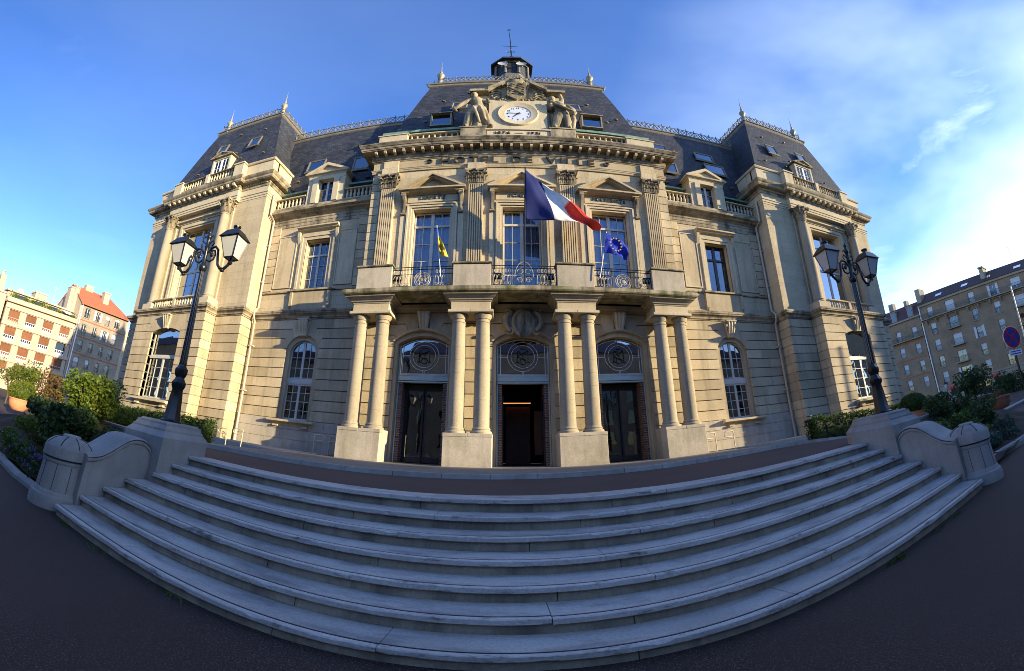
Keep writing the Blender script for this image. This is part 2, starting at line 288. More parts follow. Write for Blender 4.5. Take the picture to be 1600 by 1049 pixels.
    def ell(s, c, r, n=10, m=6, mi=0):
        prof = [(math.sin(PI * j / m), -math.cos(PI * j / m)) for j in range(m + 1)]; vs = []; fs = []
        for q, z in prof:
            for i in range(n): a = 2 * PI * i / n; vs.append((c[0] + r[0] * max(q, .01) * math.cos(a), c[1] + r[1] * max(q, .01) * math.sin(a), c[2] + r[2] * z))
        for j in range(m):
            for i in range(n): fs.append((j * n + i, j * n + (i + 1) % n, (j + 1) * n + (i + 1) % n, (j + 1) * n + i))
        fs.append(list(range(n - 1, -1, -1))); fs.append([m * n + i for i in range(n)])
        return s.add(vs, fs, mi)
    def sweep(s, path, prof, mi=0, closed=False):   # prof: (out, z); outward is to the right of the path direction
        P = [Vector((p[0], p[1])) for p in path]; m = len(P); k = len(prof); vs = []; fs = []
        nr = []
        for i in range(m if closed else m - 1):
            d = (P[(i + 1) % m] - P[i]).normalized(); nr.append(Vector((d.y, -d.x)))
        for i in range(m):
            a = nr[i - 1] if (closed or i > 0) else nr[0]; b = nr[i % len(nr)] if (closed or i < m - 1) else nr[-1]
            o = (a + b) / (1 + a.dot(b))
            for q, z in prof: vs.append((P[i].x + o.x * q, P[i].y + o.y * q, z))
        for i in range(m if closed else m - 1):
            j = (i + 1) % m
            for t in range(k): fs.append((i * k + t, j * k + t, j * k + (t + 1) % k, i * k + (t + 1) % k))
        if not closed: fs.append(list(range(k - 1, -1, -1))); fs.append([(m - 1) * k + t for t in range(k)])
        return s.add(vs, fs, mi)
    def mesh(s, name, mats, smooth=None):
        me = bpy.data.meshes.new(name); me.from_pydata(s.v, [], s.f)
        for m in (mats if isinstance(mats, (list, tuple)) else [mats]): me.materials.append(MT[m] if isinstance(m, str) else m)
        if any(s.mi): me.polygons.foreach_set('material_index', s.mi)
        if smooth is not None: me.shade_smooth(); me.set_sharp_from_angle(angle=math.radians(smooth))
        me.update(); return me
    def objs(s, name, mats, parent=None, smooth=None, gap=.012):     # one object for every separate piece
        par = list(range(len(s.v)))
        def find(i):
            while par[i] != i: par[i] = par[par[i]]; i = par[i]
            return i
        for f in s.f:
            for i in f[1:]: par[find(i)] = find(f[0])
        G = {}
        for i, v in enumerate(s.v):
            g = G.setdefault(find(i), [list(v), list(v)])
            for k in range(3): g[0][k] = min(g[0][k], v[k]); g[1][k] = max(g[1][k], v[k])
        ks = list(G); ch = True
        for i, p in enumerate(ks):
            for q in ks[i + 1:]:
                if all(G[p][0][k] - gap <= G[q][1][k] and G[q][0][k] - gap <= G[p][1][k] for k in range(3)): par[find(q)] = find(p)
        R_ = {}
        for f, mi in zip(s.f, s.mi): R_.setdefault(find(f[0]), []).append((f, mi))
        out = []
        for fs in R_.values():
            m_ = MB(); mp = {}
            for f, mi in fs:
                g = []
                for i in f:
                    if i not in mp: mp[i] = len(m_.v); m_.v.append(s.v[i])
                    g.append(mp[i])
                m_.f.append(g); m_.mi.append(mi)
            out.append(m_.obj(name, mats, parent, smooth))
        return out
    def obj(s, name, mats, parent=None, smooth=None): return put(name, s.mesh(name, mats, smooth), parent)
def put(name, me, parent=None, loc=None, mat=None):
    o = bpy.data.objects.new(name, me); COL.objects.link(o); W = Matrix.Translation(loc) if loc is not None else Matrix.Identity(4)
    if mat is not None: W = mat
    if parent is not None:
        o.parent = parent; o.matrix_parent_inverse = WM[parent.name].inverted()
    o.matrix_basis = W; WM[o.name] = W
    return o
def thing(name, loc, label, cat, group=None):
    o = bpy.data.objects.new(name, None); COL.objects.link(o); o.location = loc; o.empty_display_size = .3; WM[o.name] = Matrix.Translation(loc)
    return tag(o, label, cat, group)
def tag(o, label, cat, group=None):
    o['label'] = label; o['category'] = cat
    if group: o['group'] = group
    return o
def struct(o): o['kind'] = 'structure'; return o
def stuff(o): o['kind'] = 'stuff'; return o
def text_mesh(body, size, width, depth, name, mat, space=1.0):
    cu = bpy.data.curves.new(name, 'FONT'); cu.body = body; cu.size = size; cu.extrude = depth / 2; cu.align_x = 'CENTER'; cu.align_y = 'BOTTOM_BASELINE'; cu.space_character = space; cu.resolution_u = 3
    ob = bpy.data.objects.new(name, cu); COL.objects.link(ob); dg = bpy.context.evaluated_depsgraph_get(); me = bpy.data.meshes.new_from_object(ob.evaluated_get(dg)); bpy.data.objects.remove(ob); bpy.data.curves.remove(cu)
    xs = [v.co.x for v in me.vertices]; w = max(xs) - min(xs); k = width / w if width else 1; c = (max(xs) + min(xs)) / 2
    for v in me.vertices: v.co = ((v.co.x - c) * k, v.co.z, v.co.y)      # stands in the XZ plane, faces -Y
    me.materials.clear(); me.materials.append(MT[mat]); me.name = name; return me

def word(body, x0, x1, y, z, size, depth, name, mat, parent, gap=.22):
    ms = [text_mesh(ch, size, None, depth, name, mat) if ch != ' ' else None for ch in body]; W_ = []
    for m in ms:
        if m is None: W_.append(size * .35); continue
        xs = [v.co.x for v in m.vertices]; W_.append(max(xs) - min(xs))
    g = size * gap; k = (x1 - x0) / (sum(W_) + g * (len(W_) - 1)); x = x0
    for m, w in zip(ms, W_):
        if m is not None:
            for v in m.vertices: v.co.x *= k
            put(name, m, parent, (x + w * k / 2, y, z))
        x += (w + g) * k
# ------------------------------------------------------------------ ground, road, pavement
Z7, RISE, TREAD, Y7 = -.0917, .16, .3393, 4.7044
ZLOW = Z7 - 7 * RISE
def sstep(t): t = max(0., min(1., t)); return t * t * (3 - 2 * t)
def ground_z(x, y):      # terrace in front of the town hall, sloping down to the street level on both sides
    ax = abs(x + .1)
    hi = -.10 - .95 * sstep((ax - 6.5) / 13.0)
    if y < 4.75: return ZLOW
    r = 1 - sstep((ax - 8.0) / 3.0) * (1 - sstep((y - 4.8) / 3.2))
    return ZLOW + (hi - ZLOW) * r
def sheet(xs, ys, zf, y_shift=None):
    mb = MB(); nx = len(xs)
    vs = [(x, y, zf(x, y)) for y in ys for x in xs]
    fs = [(j * nx + i, j * nx + i + 1, (j + 1) * nx + i + 1, (j + 1) * nx + i) for j in range(len(ys) - 1) for i in range(nx - 1)]
    return mb.add(vs, fs)
def lin(a, b, n): return [a + (b - a) * i / n for i in range(n + 1)]
far = [-1500, -300, -90, -45]
struct(sheet(far + lin(-30, 30, 30) + [45, 90, 300, 1500], far + lin(-20, 26, 23) + [40, 90, 300, 1500], lambda x, y: ZLOW).obj('ground', 'asph'))
struct(sheet(lin(-24, 24, 96), [4.70, 4.78, 5.0, 5.4, 6, 7, 8, 9, 10, 11, 12, 13, 14, 15.5], lambda x, y: ground_z(x, y) - .002 if y > 4.75 else ZLOW - .03).obj('road', 'road', smooth=40))
def kerb_y(x): return 8.75 + .15 * x if abs(x) < 8 else 8.75 + .15 * math.copysign(8, x) + (abs(x) - 8) * (.12 if x > 0 else .28)
kx = lin(-13, 13, 52)
mb = MB(); n = len(kx)
vs = [(x, kerb_y(x) + .14, ground_z(x, 8) + .10) for x in kx] + [(x, 14.6, ground_z(x, 8) + .10) for x in kx]
mb.add(vs, [(i, i + 1, n + i + 1, n + i) for i in range(n - 1)]); pav = struct(mb.obj('pavement', 'pave'))
for i in range(0, 52, 2):       # kerb stones
    x0, x1 = kx[i] + .006, kx[i + 2] - .006; m_ = MB(); xm = (x0 + x1) / 2
    a = [(x0, kerb_y(x0)), (x1, kerb_y(x1)), (x1, kerb_y(x1) + .15), (x0, kerb_y(x0) + .15)]; z0 = ground_z(xm, 8)
    vs = []
    for (x, y) in a: vs.append((x, y, ground_z(x, 8) - .1))
    for k, (x, y) in enumerate(a): vs.append((x, y + (.015 if k < 2 else 0), ground_z(x, 8) + .108))
    m_.add(vs, [(0, 3, 2, 1), (4, 5, 6, 7), (0, 1, 5, 4), (1, 2, 6, 5), (2, 3, 7, 6), (3, 0, 4, 7)]); m_.obj('kerb_stone', 'kerb', pav)
# ------------------------------------------------------------------ staircase
ST = thing('staircase', (0, 3.7, ZLOW), 'wide flight of seven grey stone steps with dark grooved nosings', 'staircase')
def joints_x(a, b, L, off):
    xs = [a]; x = a + off
    while x < b - .5: xs.append(x); x += L * rnd.uniform(.85, 1.15)
    return xs + [b]
def nosing(m_, a, b, y, z):
    n = max(2, int((b - a) / .085)); vs = []; fs = []; w = 0.
    for i in range(n + 1):
        c_ = .005 + abs(rnd.gauss(0, .003)) + (rnd.uniform(.008, .022) if rnd.random() < .06 else 0); w = w * .7 + rnd.gauss(0, .0012); x = a + (b - a) * i / n; q = .004 + abs(rnd.gauss(0, .002)) + (rnd.uniform(.005, .014) if rnd.random() < .06 else 0)
        vs += [(x, y + .05, z), (x, y + c_ + w, z), (x, y + w, z - c_), (x, y + w, z - .056 + q), (x, y + q + w, z - .056), (x, y + .05, z - .056)]
    for i in range(n): fs += [(6 * i + t, 6 * i + 6 + t, 6 * i + 6 + (t + 1) % 6, 6 * i + (t + 1) % 6) for t in range(6)]
    fs += [list(range(6)), [6 * n + t for t in range(5, -1, -1)]]; m_.add(vs, fs, 1)
for k in range(1, 8):
    y = Y7 - TREAD * (7 - k); z = Z7 - RISE * (7 - k)
    xl, xr = (-5.38, 5.13) if k <= 4 else (-5.215, 5.085)
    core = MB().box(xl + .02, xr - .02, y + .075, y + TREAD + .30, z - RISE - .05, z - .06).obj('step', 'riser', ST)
    js = joints_x(xl, xr, 2.45, rnd.uniform(.7, 2.3))
    for a, b in zip(js, js[1:]):
        dz = rnd.uniform(-.004, .004); dy = rnd.uniform(-.006, .006); m_ = MB(); g = .003; yb = y + TREAD + (.05 if k < 7 else .12)
        nosing(m_, a + g, b - g, y + dy, z + dz)
        m_.box(a + g, b - g, y + (.075 if k < 6 else .061) + dy, yb, z - .05 + dz, z + dz)
        m_.box(a + g, b - g, y + .02 + dy, yb - .01, z - .058 + dz, z - .030 + dz, 1)
        m_.box(a + g, b - g, y + .049 + dy, y + (.076 if k < 6 else .062) + dy, z - .04 + dz, z - .0045 + dz, 2)
        m_.obj('tread_slab', ['step', 'nose', 'grime'], core)
    js = joints_x(xl, xr, 2.1, rnd.uniform(.5, 2.0))
    for a, b in zip(js, js[1:]):
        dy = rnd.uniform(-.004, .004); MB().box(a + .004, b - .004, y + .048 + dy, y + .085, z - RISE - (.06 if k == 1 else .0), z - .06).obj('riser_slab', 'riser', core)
# ------------------------------------------------------------------ cheek walls of the stair
def cheek(s, xi, xo, xs, label):
    # s side; xi inner face beside the upper steps, xo outer face, xs inner face of the scroll; local x measured outwards
    T = thing('stair_wall', (s * (xi + .5), 4.0, ZLOW), label, 'wall')
    m_ = MB(s); w = xo - xi
    pl = [(xi, 4.08), (xi, 5.08), (xi + .42, 5.56), (xo, 5.56), (xo, 4.5), (xi + .98, 4.08)][::-1]
    def ins(d):
        cx = sum(p[0] for p in pl) / 6; cy = sum(p[1] for p in pl) / 6
        return [(cx + (p[0] - cx) * (1 - d / .7), cy + (p[1] - cy) * (1 - d / .7)) for p in pl]
    m_.pz(pl, ZLOW - .02, .14); m_.pz(pl, .14, .235, ins(.10)); m_.pz(ins(.10), .235, .265); m_.pz(ins(.125), .265, .33, ins(.16)); m_.pz(ins(.16), .33, .362); m_.pz(ins(.20), .362, .39, ins(.23))
    m_.obj('lamp_pedestal', 'cheek', T)
    def top(y):
        pts = [(2.95, -.300), (3.10, -.285), (3.22, -.25), (3.36, -.16), (3.50, -.05), (3.62, .03), (3.74, .065), (3.88, .06), (3.98, .02), (4.04, -.03), (4.079, -.10)]
        for (a, b), (c, d) in zip(pts, pts[1:]):
            if a <= y <= c: return b + (d - b) * (y - a) / (c - a)
        return pts[0][1] if y < pts[0][0] else pts[-1][1]
    ys = lin(2.98, 4.079, 26)
    m_ = MB(s); x0, x1 = xs, xs + .62
    def rail(d0, inset):
        return [(y, top(y) - d0) for y in ys]
    body = rail(.10, 0) + [(4.079, ZLOW), (2.98, ZLOW)]
    m_.px(body, x0 + .012, x1 - .012); sc_ = m_.obj('scroll_wall', 'cheek', T, 50)
    m_ = MB(s); n = len(ys); prof = [(0, -.10), (-.012, -.085), (-.012, -.055), (.016, -.045), (.016, -.036), (-.006, -.03), (.03, -.004), (.075, 0.)]
    rows = [(x0 + o, d) for o, d in prof] + [(x1 - o, d) for o, d in prof[::-1]]; vs = []; k = len(rows)
    for y in ys:
        for (x, d) in rows: vs.append((x, y, top(y) + d))
    fs = [(i * k + t, (i + 1) * k + t, (i + 1) * k + (t + 1) % k, i * k + (t + 1) % k) for i in range(n - 1) for t in range(k)] + [list(range(k)), [(n - 1) * k + t for t in range(k - 1, -1, -1)]]
    m_.add(vs, fs); m_.obj('scroll_coping', 'cheek', sc_, 40)
    cx, cy = xs + .46, 2.93
    m_ = MB(s); m_.lathe(cx, cy, [(.405, ZLOW - .03), (.41, ZLOW + .13), (.395, ZLOW + .19), (.37, ZLOW + .215), (.365, ZLOW + .24), (.345, ZLOW + .27), (.332, -.535), (.345, -.525), (.35, -.49), (.34, -.478)], 40)
    bo = m_.obj('end_post', 'cheek', T, 30)
    for i in range(10):        # panel joints on the drum
        a = 2 * PI * i / 10 + .2; m_ = MB(s); m_.tube([(cx + .344 * math.cos(a), cy + .344 * math.sin(a), ZLOW + .28), (cx + .332 * math.cos(a), cy + .332 * math.sin(a), -.54)], .0055, 4); m_.obj('drum_joint', 'grime', bo)
    m_ = MB(s); m_.lathe(cx, cy, [(.315, -.49), (.315, -.455), (.362, -.45), (.362, -.315), (.357, -.30), (.345, -.275), (.315, -.235), (.26, -.19), (.20, -.163), (.14, -.148), (.135, -.128), (.12, -.118), (0.01, -.115)], 40); dm = m_.obj('dome', 'cheek', bo, 30)
    m_ = MB(s); m_.lathe(cx, cy, [(.318, -.476), (.356, -.474), (.356, -.458), (.318, -.456)], 40); m_.obj('shadow_joint', 'grime', bo)
    for i in range(8):
        a = 2 * PI * i / 8 + .1; m_ = MB(s); m_.tube([(cx + r * math.cos(a), cy + r * math.sin(a), z + .002) for r, z in [(.345, -.275), (.315, -.235), (.26, -.19), (.20, -.163), (.142, -.147)]], .007, 4); m_.obj('rib', 'grime', bo)
    for x_, sg in ((x0, -1), (x1, 1)):
        for dz_ in (-.042, -.088):
            m_ = MB(s); m_.tube([(x_ + sg * -.004, y, top(y) + dz_) for y in ys[2:]], .004, 4); m_.obj('coping_joint', 'grime', sc_)
    return T
cheek(-1, 5.22, 6.64, 5.40, 'scrolled stone stair wall with domed end post, beside the purple flowers')
cheek(1, 5.09, 6.51, 5.15, 'scrolled stone stair wall with domed end post, near the no-stopping sign')
# ------------------------------------------------------------------ TOWN HALL
TH = thing('town_hall', (0, 14, 0), 'cream stone town hall with slate mansard roofs, columned porch and clock', 'building')
YW, YC, YD, YP, YB, YK = 14.3, 13.65, 13.9, 13.4, 12.65, 26.0
CR = [.0, .42, .84, 1.255] + [1.255 + .4417 * i for i in range(1, 11)]      # course levels, last = 5.672
def arc(hw, sp, tp):
    h = tp - sp; R = (hw * hw + h * h) / (2 * h); zc = tp - R
    def dx(z): return hw if z <= sp else (math.sqrt(max(0, R * R - (z - zc) ** 2)) if z < tp else 0.)
    def zz(x): return zc + math.sqrt(max(0, R * R - x * x))
    return dx, zz
def wall(mb, x0, x1, z0, z1, y0, y1, ops):      # ops: (xc,hw,z0,spring,top); a wall sheet with openings
    ops = sorted(ops); cur = x0
    for xc, hw, a, sp, tp in ops:
        mb.box(cur, xc - hw, y0, y1, z0, z1)
        if a > z0: mb.box(xc - hw, xc + hw, y0, y1, z0, a)
        if sp >= tp - 1e-4: 
            if tp < z1: mb.box(xc - hw, xc + hw, y0, y1, tp, z1)
        else:
            dx, zz = arc(hw, sp, tp); xs = lin(-hw, hw, 14)
            mb.py([(xc - hw, z1)] + [(xc + x, zz(x)) for x in xs] + [(xc + hw, z1)], y0, y1)
        cur = xc + hw
    mb.box(cur, x1, y0, y1, z0, z1)
def blocks(parent, s, x0, x1, levels, yf, depth, ops, ends=(0, 0), mat='stone', L=1.25, vj=.003, hj=.018, proud=None):
    # ops: (xc, hw, z0, spring, top, joints, key half width); joints: {level: (dxJ, dxA)}
    for ci, (za, zb) in enumerate(zip(levels, levels[1:])):
        hit = [o for o in sorted(ops) if zb > o[2] + .1 and (za < o[4] + 1e-3 or any(abs(l - za) < .01 for l in o[5]))]
        edges = [('v', x0)]
        for o in hit: edges += [('oL', o), ('oR', o)]
        edges.append(('v', x1))
        for e0, e1 in zip(edges[::2], edges[1::2]):
            def bound(e, sg):      # list of (x,z) going up
                if e[0] == 'v': return [(e[1], za), (e[1], zb)]
                xc, hw, oz, sp, tp, jn, kw = e[1]; dx, zz = arc(hw, sp, tp) if tp > sp else ((lambda z: hw), None)
                lo = next((v for l, v in jn.items() if abs(l - za) < .01), None); up = next((v for l, v in jn.items() if abs(l - zb) < .01), None)
                pts = []
                if lo: pts.append((lo[0], za)); pts.append((lo[1], zz(lo[1]))); zs = zz(lo[1])
                else: pts.append((dx(za) if za < tp else kw, za)); zs = za
                if up: ze = zz(up[1])
                elif zb > tp: ze = zz(kw) if zz else tp
                else: ze = zb
                if zz and ze > max(sp, zs):
                    za2 = max(sp, zs)
                    if za2 > zs: pts.append((hw, sp))
                    for t in (.25, .5, .75, 1.): 
                        z = za2 + (ze - za2) * t; pts.append((max(dx(z), 1e-3), z))
                if up: pts.append((up[0], zb))
                elif zb > tp: pts.append((kw, zb))
                elif not (zz and ze > max(sp, zs)): pts.append((dx(zb), zb))
                return [(xc + sg * d, z) for d, z in pts]
            bl = bound(e0, 1) if e0[0] == 'oR' else bound(e0, 0); br = bound(e1, -1) if e1[0] == 'oL' else bound(e1, 0)
            xa = max(p[0] for p in bl); xb = min(p[0] for p in br)
            if xb - xa < .04 and e0[0] == 'v' and e1[0] == 'v': continue
            nb = max(1, round((xb - xa) / L)); js = [xa + (xb - xa) * (i + (.22 if ci % 2 else -.22) * (1 if nb > 1 else 0)) / nb for i in range(1, nb)]
            cuts = [None] + js + [None]
            for i in range(len(cuts) - 1):
                lft = bl if cuts[i] is None else [(cuts[i] + vj, za), (cuts[i] + vj, zb)]; rgt = br if cuts[i + 1] is None else [(cuts[i + 1] - vj, za), (cuts[i + 1] - vj, zb)]
                def sh(z): return z + hj if abs(z - za) < 1e-4 else (z - hj if abs(z - zb) < 1e-4 else z)
                poly = [(x, sh(z)) for x, z in rgt] + [(x, sh(z)) for x, z in lft[::-1]]
                dp = depth
                if cuts[i] is None and e0[0] == 'v' and ends[0]: dp = ends[0]
                if cuts[i + 1] is None and e1[0] == 'v' and ends[1]: dp = ends[1]
                off = rnd.uniform(-.003, .003)
                m_ = MB(s); m_.py(poly, yf + off, yf + dp)
                m_.obj('stone_block', mat, parent)
def window(s, xc, hw, z0, z1, y, cols, rows, fr='whitef', gl='glass', parent=None, sash=.055, bars=.022, split=True, trans=None, name='window', arch=None, curtain=None, lower_rows=None):
    m_ = MB(s); f = sash; d = .06
    m_.box(xc - hw, xc - hw + f, y, y + d, z0, z1); m_.box(xc + hw - f, xc + hw, y, y + d, z0, z1); m_.box(xc - hw + f, xc + hw - f, y, y + d, z0, z0 + f * 1.4); m_.box(xc - hw + f, xc + hw - f, y, y + d, z1 - f, z1)
    xs = lin(xc - hw, xc + hw, cols); zr = [z0 + (z1 - z0) * i / rows for i in range(rows + 1)] if isinstance(rows, int) else rows
    for i, x in enumerate(xs[1:-1], 1):
        w = f * .95 if (split and i == cols // 2 and cols % 2 == 0) else bars / 2
        m_.box(x - w, x + w, y - (.012 if w > bars else .0), y + d - .01, z0 + .02, z1 - .02)
    for z in zr[1:-1]:
        w = trans[1] / 2 if (trans and abs(z - trans[0]) < .02) else bars / 2
        m_.box(xc - hw + .02, xc + hw - .02, y - (.02 if w > bars else .004), y + d - .014, z - w, z + w)
    if arch: 
        dx, zz = arc(*arch); pts = lin(-arch[0], arch[0], 12); m_.py([(xc + x, zz(x)) for x in pts] + [(xc + x * .93, zz(x * .93) - .06) for x in pts[::-1]], y - .015, y + d - .005)
    wn = m_.obj(name, fr, parent)
    for i in range(cols):
        for j in range(len(zr) - 1):
            MB(s).box(xs[i] + .005, xs[i + 1] - .005, y + .026, y + .034, zr[j] + .005, zr[j + 1] - .005).obj('pane', gl, wn)
    if curtain:
        for a, b in curtain:
            n = 26; vs = []; 
            for i in range(n + 1):
                x = a + (b - a) * i / n; yy = y + .16 + .035 * math.sin(i * 2.1) + .012 * math.sin(i * 5.3)
                vs += [(x, yy, z0 + .03), (x, yy, z1 - .03)]
            MB(s).add(vs, [(2 * i, 2 * i + 2, 2 * i + 3, 2 * i + 1) for i in range(n)]).obj('curtain', 'curtain', wn, 180)
    return wn
# --- wall shells (backing masonry, seen in the joints and reveals)
gw = MB()
wall(gw, -6.42, 6.42, 0, 6.0, YD + .09, YD + .42, [(-3.71, 1.12, 0, 4.55, 5.0), (0, 1.12, 0, 4.55, 5.0), (3.71, 1.12, 0, 4.55, 5.0)])
GWC = gw.obj('porch_wall', 'mould', TH)
uw = MB(); wall(uw, -6.30, 6.30, 6.0, 13.3, YC, YC + .5, [(-3.63, .98, 6.25, 10.42, 10.42), (0, .98, 6.25, 10.42, 10.42), (3.63, .98, 6.25, 10.42, 10.42)])
uw.box(-6.30, -5.9, YC + .5, 15.2, 6, 14.1); uw.box(5.9, 6.30, YC + .5, 15.2, 6, 14.1)
UWC = uw.obj('upper_wall', 'ashlar', TH)
JW = {CR[12]: (.60, .47), CR[11]: (.92, .74)}; JD = {CR[12]: (.74, .58), CR[11]: (1.2, .98)}; JB = {CR[12]: (1.42, 1.0)}
blocks(GWC, 1, -6.45, 6.45, CR, YD, .36, [(-3.71, 1.12, 0, 4.55, 5.0, JD, .22), (0, 1.12, 0, 4.55, 5.0, JD, .3), (3.71, 1.12, 0, 4.55, 5.0, JD, .22)], (.42, .42), L=2.2)
for s in (-1, 1):
    # wings
    lw = MB(s); wall(lw, 6.2, 11.9, 0, 6.0, YW + .09, YW + .45, [(9.02, .80, 1.255, 4.3, 4.95)]); LW = lw.obj('wing_ground_wall', 'mould', TH)
    blocks(LW, s, 6.46, 11.895, CR[3:], YW, .40, [(9.02, .80, 1.255, 4.3, 4.95, JW, .2)])
    blocks(LW, s, 6.46, 11.895, CR[:4], YW - .05, .40, [], mat='plinth', L=1.5, hj=.006)
    w2 = MB(s); wall(w2, 6.2, 11.9, 6.0, 11.2, YW, YW + .45, [(8.97, .62, 7.10, 9.72, 9.72)]); W2 = w2.obj('wing_upper_wall', 'ashlar', TH)
    # pavilion: body, projecting bay
    pb = MB(s); wall(pb, 11.92, 20.48, 0, 6.0, YP + .09, YP + .5, [(16.1, 1.05, 1.255, 4.7, 4.92)]); pb.box(11.93, 12.3, YP + .5, 17, 0, 13.3); pb.box(20.1, 20.46, YP + .5, YK, 0, 13.3); PB = pb.obj('pavilion_ground_wall', 'mould', TH)
    blocks(PB, s, 11.9, 13.48, CR, YP, .3, [], (.9, 0), L=2.)
    blocks(PB, s, 18.82, 20.5, CR, YP, .3, [], (0, .9), L=2.)
    bay = MB(s); wall(bay, 13.53, 18.77, 0, 6.0, YB + .09, YP + .05, [(16.1, 1.10, 1.255, 4.72, 4.95)]); BY = bay.obj('bay_wall', 'mould', TH)
    blocks(BY, s, 13.5, 18.8, CR, YB, .5, [(16.1, 1.10, 1.255, 4.72, 4.95, JB, .2)], (.74, .74), L=1.4)
    pu = MB(s); wall(pu, 11.75, 20.5, 6.0, 13.3, YP, YP + .5, [(16.1, 1.20, 6.4, 11.35, 11.35)]); pu.box(11.75, 12.2, YP + .5, 17.5, 6.05, 14.9); pu.box(20.05, 20.5, YP + .5, YK, 6.05, 14.9); PU = pu.obj('pavilion_upper_wall', 'ashlar', TH)
    # quoins: central block edges and wing ends
    for i in range(15):
        za = 6.25 + i * .4417; zb = za + .4417
        if zb > 12.5: break
        MB(s).cbox(5.93, 6.345, YC - .035, YC + .66, za + .012, zb - .012, .01).obj('quoin', 'stone', UWC)
        if za > 7.0 and zb < 10.95:
            MB(s).cbox(6.35, 7.02, YW - .045, YW + .2, za + .012, zb - .012, .01).obj('quoin', 'stone', W2)
            MB(s).cbox(11.12, 11.74, YW - .045, YW + .2, za + .012, zb - .012, .01).obj('quoin', 'stone', W2)
    # string course round wing and pavilion
    st = MB(s); st.sweep([(6.45, YW), (11.9, YW), (11.9, YP), (13.5, YP), (13.5, YB), (18.8, YB), (18.8, YP), (20.5, YP), (20.5, YK)],
        [(-.1, 5.672), (.03, 5.672), (.035, 5.72), (.08, 5.735), (.085, 5.80), (.13, 5.86), (.20, 5.90), (.21, 5.95), (.235, 5.97), (.235, 6.05), (.20, 6.075), (-.1, 6.12)]); st.obj('string_course', 'weath', TH, 25)
    MB(s).box(13.45, 18.85, YB - .05, YP + .02, 6.0, 6.10).obj('bay_ledge', 'weath', TH)
    # wing window, ground floor
    sur = MB(s); dx, zz = arc(.80, 4.3, 4.95); di, zi = arc(.62, 4.28, 4.74); P = lin(-1, 1, 16)
    sur.py([(9.02 - .8, 1.26)] + [(9.02 + .8 * t, zz(.8 * t)) for t in P] + [(9.02 + .8, 1.26), (9.02 + .62, 1.26)] + [(9.02 + .62 * t, zi(.62 * t)) for t in P[::-1]] + [(9.02 - .62, 1.26)], YW + .10, YW + .44); sur.obj('window_surround', 'stone', TH)
    gwz = [1.30, 1.68, 2.06, 2.44, 2.80, 3.10, 3.52, 3.98, 4.72]
    window(s, 9.02, .63, 1.26, 4.74, YW + .24, 4, gwz, 'whitef', 'glassd', TH, trans=(2.8, .10), arch=(.63, 4.28, 4.74))
    MB(s).box(9.02 - .62, 9.02 + .62, YW + .19, YW + .30, 2.82, 3.06).obj('transom_panel', 'whitef', TH)
    sill = MB(s); sill.px([(YW - .28, 1.14), (YW - .28, 1.22), (YW + .3, 1.275), (YW + .3, 1.0), (YW - .06, 1.0), (YW - .10, 1.10)], 7.95, 10.12); sill.obj('window_sill', 'pale', TH)
    for dxx in (-.7, .7): MB(s).box(9.02 + dxx - .12, 9.02 + dxx + .12, YW - .16, YW + .1, .93, 1.0).obj('sill_bracket', 'pale', TH)
    def console(xc, za, zb, wt, wb, y, pr, nm='keystone', mt='pale', ww=3):
        k = MB(s); n = 7; rows = []
        for i in range(n + 1):
            t = i / n; z = zb + (za - zb) * t; w = wt + (wb - wt) * t; o = pr * (1.0 - .62 * t + .10 * math.sin(t * PI * 1.6)); rows.append((w, o, z))
        m = 2 * ww; vs = []
        for (w, o, z) in rows:
            for i in range(m + 1): vs.append((xc - w + 2 * w * i / m, y - o - (.018 if i % 2 else -.012), z))
        fs = [(j * (m + 1) + i, j * (m + 1) + i + 1, (j + 1) * (m + 1) + i + 1, (j + 1) * (m + 1) + i) for j in range(n) for i in range(m)]; k.add(vs, fs)
        k.py([(xc - wt, zb), (xc + wt, zb), (xc + wb, za), (xc - wb, za)], y - pr * .36, y + .1); k.box(xc - wt - .03, xc + wt + .03, y - pr - .03, y + .1, zb, zb + .05)
        return k.obj(nm, mt, TH)
    console(9.02, 4.90, 5.60, .24, .15, YW, .26)
    console(16.1, 4.90, 5.60, .24, .15, YB, .24)
    # bay window, ground floor
    window(s, 16.1, 1.08, 1.26, 3.42, YB + .26, 4, [1.30, 1.84, 2.36, 2.88, 3.40], 'whitef', 'glassr', TH, sash=.06)
    window(s, 16.1, 1.09, 3.42, 4.95, YB + .25, 1, [3.42, 4.93], 'whitef', 'glassr', TH, sash=.10, arch=(1.08, 4.72, 4.94)); MB(s).box(15.02, 17.18, YB + .20, YB + .33, 3.36, 3.50).obj('transom', 'whitef', TH)
    sill = MB(s); sill.px([(YB - .26, 1.10), (YB - .26, 1.18), (YB + .5, 1.262), (YB + .5, .97), (YB - .05, .97), (YB - .1, 1.06)], 14.75, 17.45); sill.obj('window_sill', 'pale', TH)
    for dxx in (-1.0, 1.0): MB(s).box(16.1 + dxx - .13, 16.1 + dxx + .13, YB - .16, YB + .1, .88, .97).obj('sill_bracket', 'pale', TH)
    # wing upper: window, frame, hood, sill, panels, entablature
    fr = MB(s); 
    for (a, o, yy) in ((.62, .78, .035), (.78, .90, .075)):
        fr.box(8.97 - o, 8.97 - a, YW - yy, YW + .05, 7.12, 9.72 + o - .62); fr.box(8.97 + a, 8.97 + o, YW - yy, YW + .05, 7.12, 9.72 + o - .62); fr.box(8.97 - a, 8.97 + a, YW - yy, YW + .05, 9.72 + a - .62, 9.72 + o - .62)
    fr.box(8.97 - .84, 8.97 + .84, YW - .05, YW + .05, 10.02, 10.17); fr.obj('window_frame', 'pale', TH)
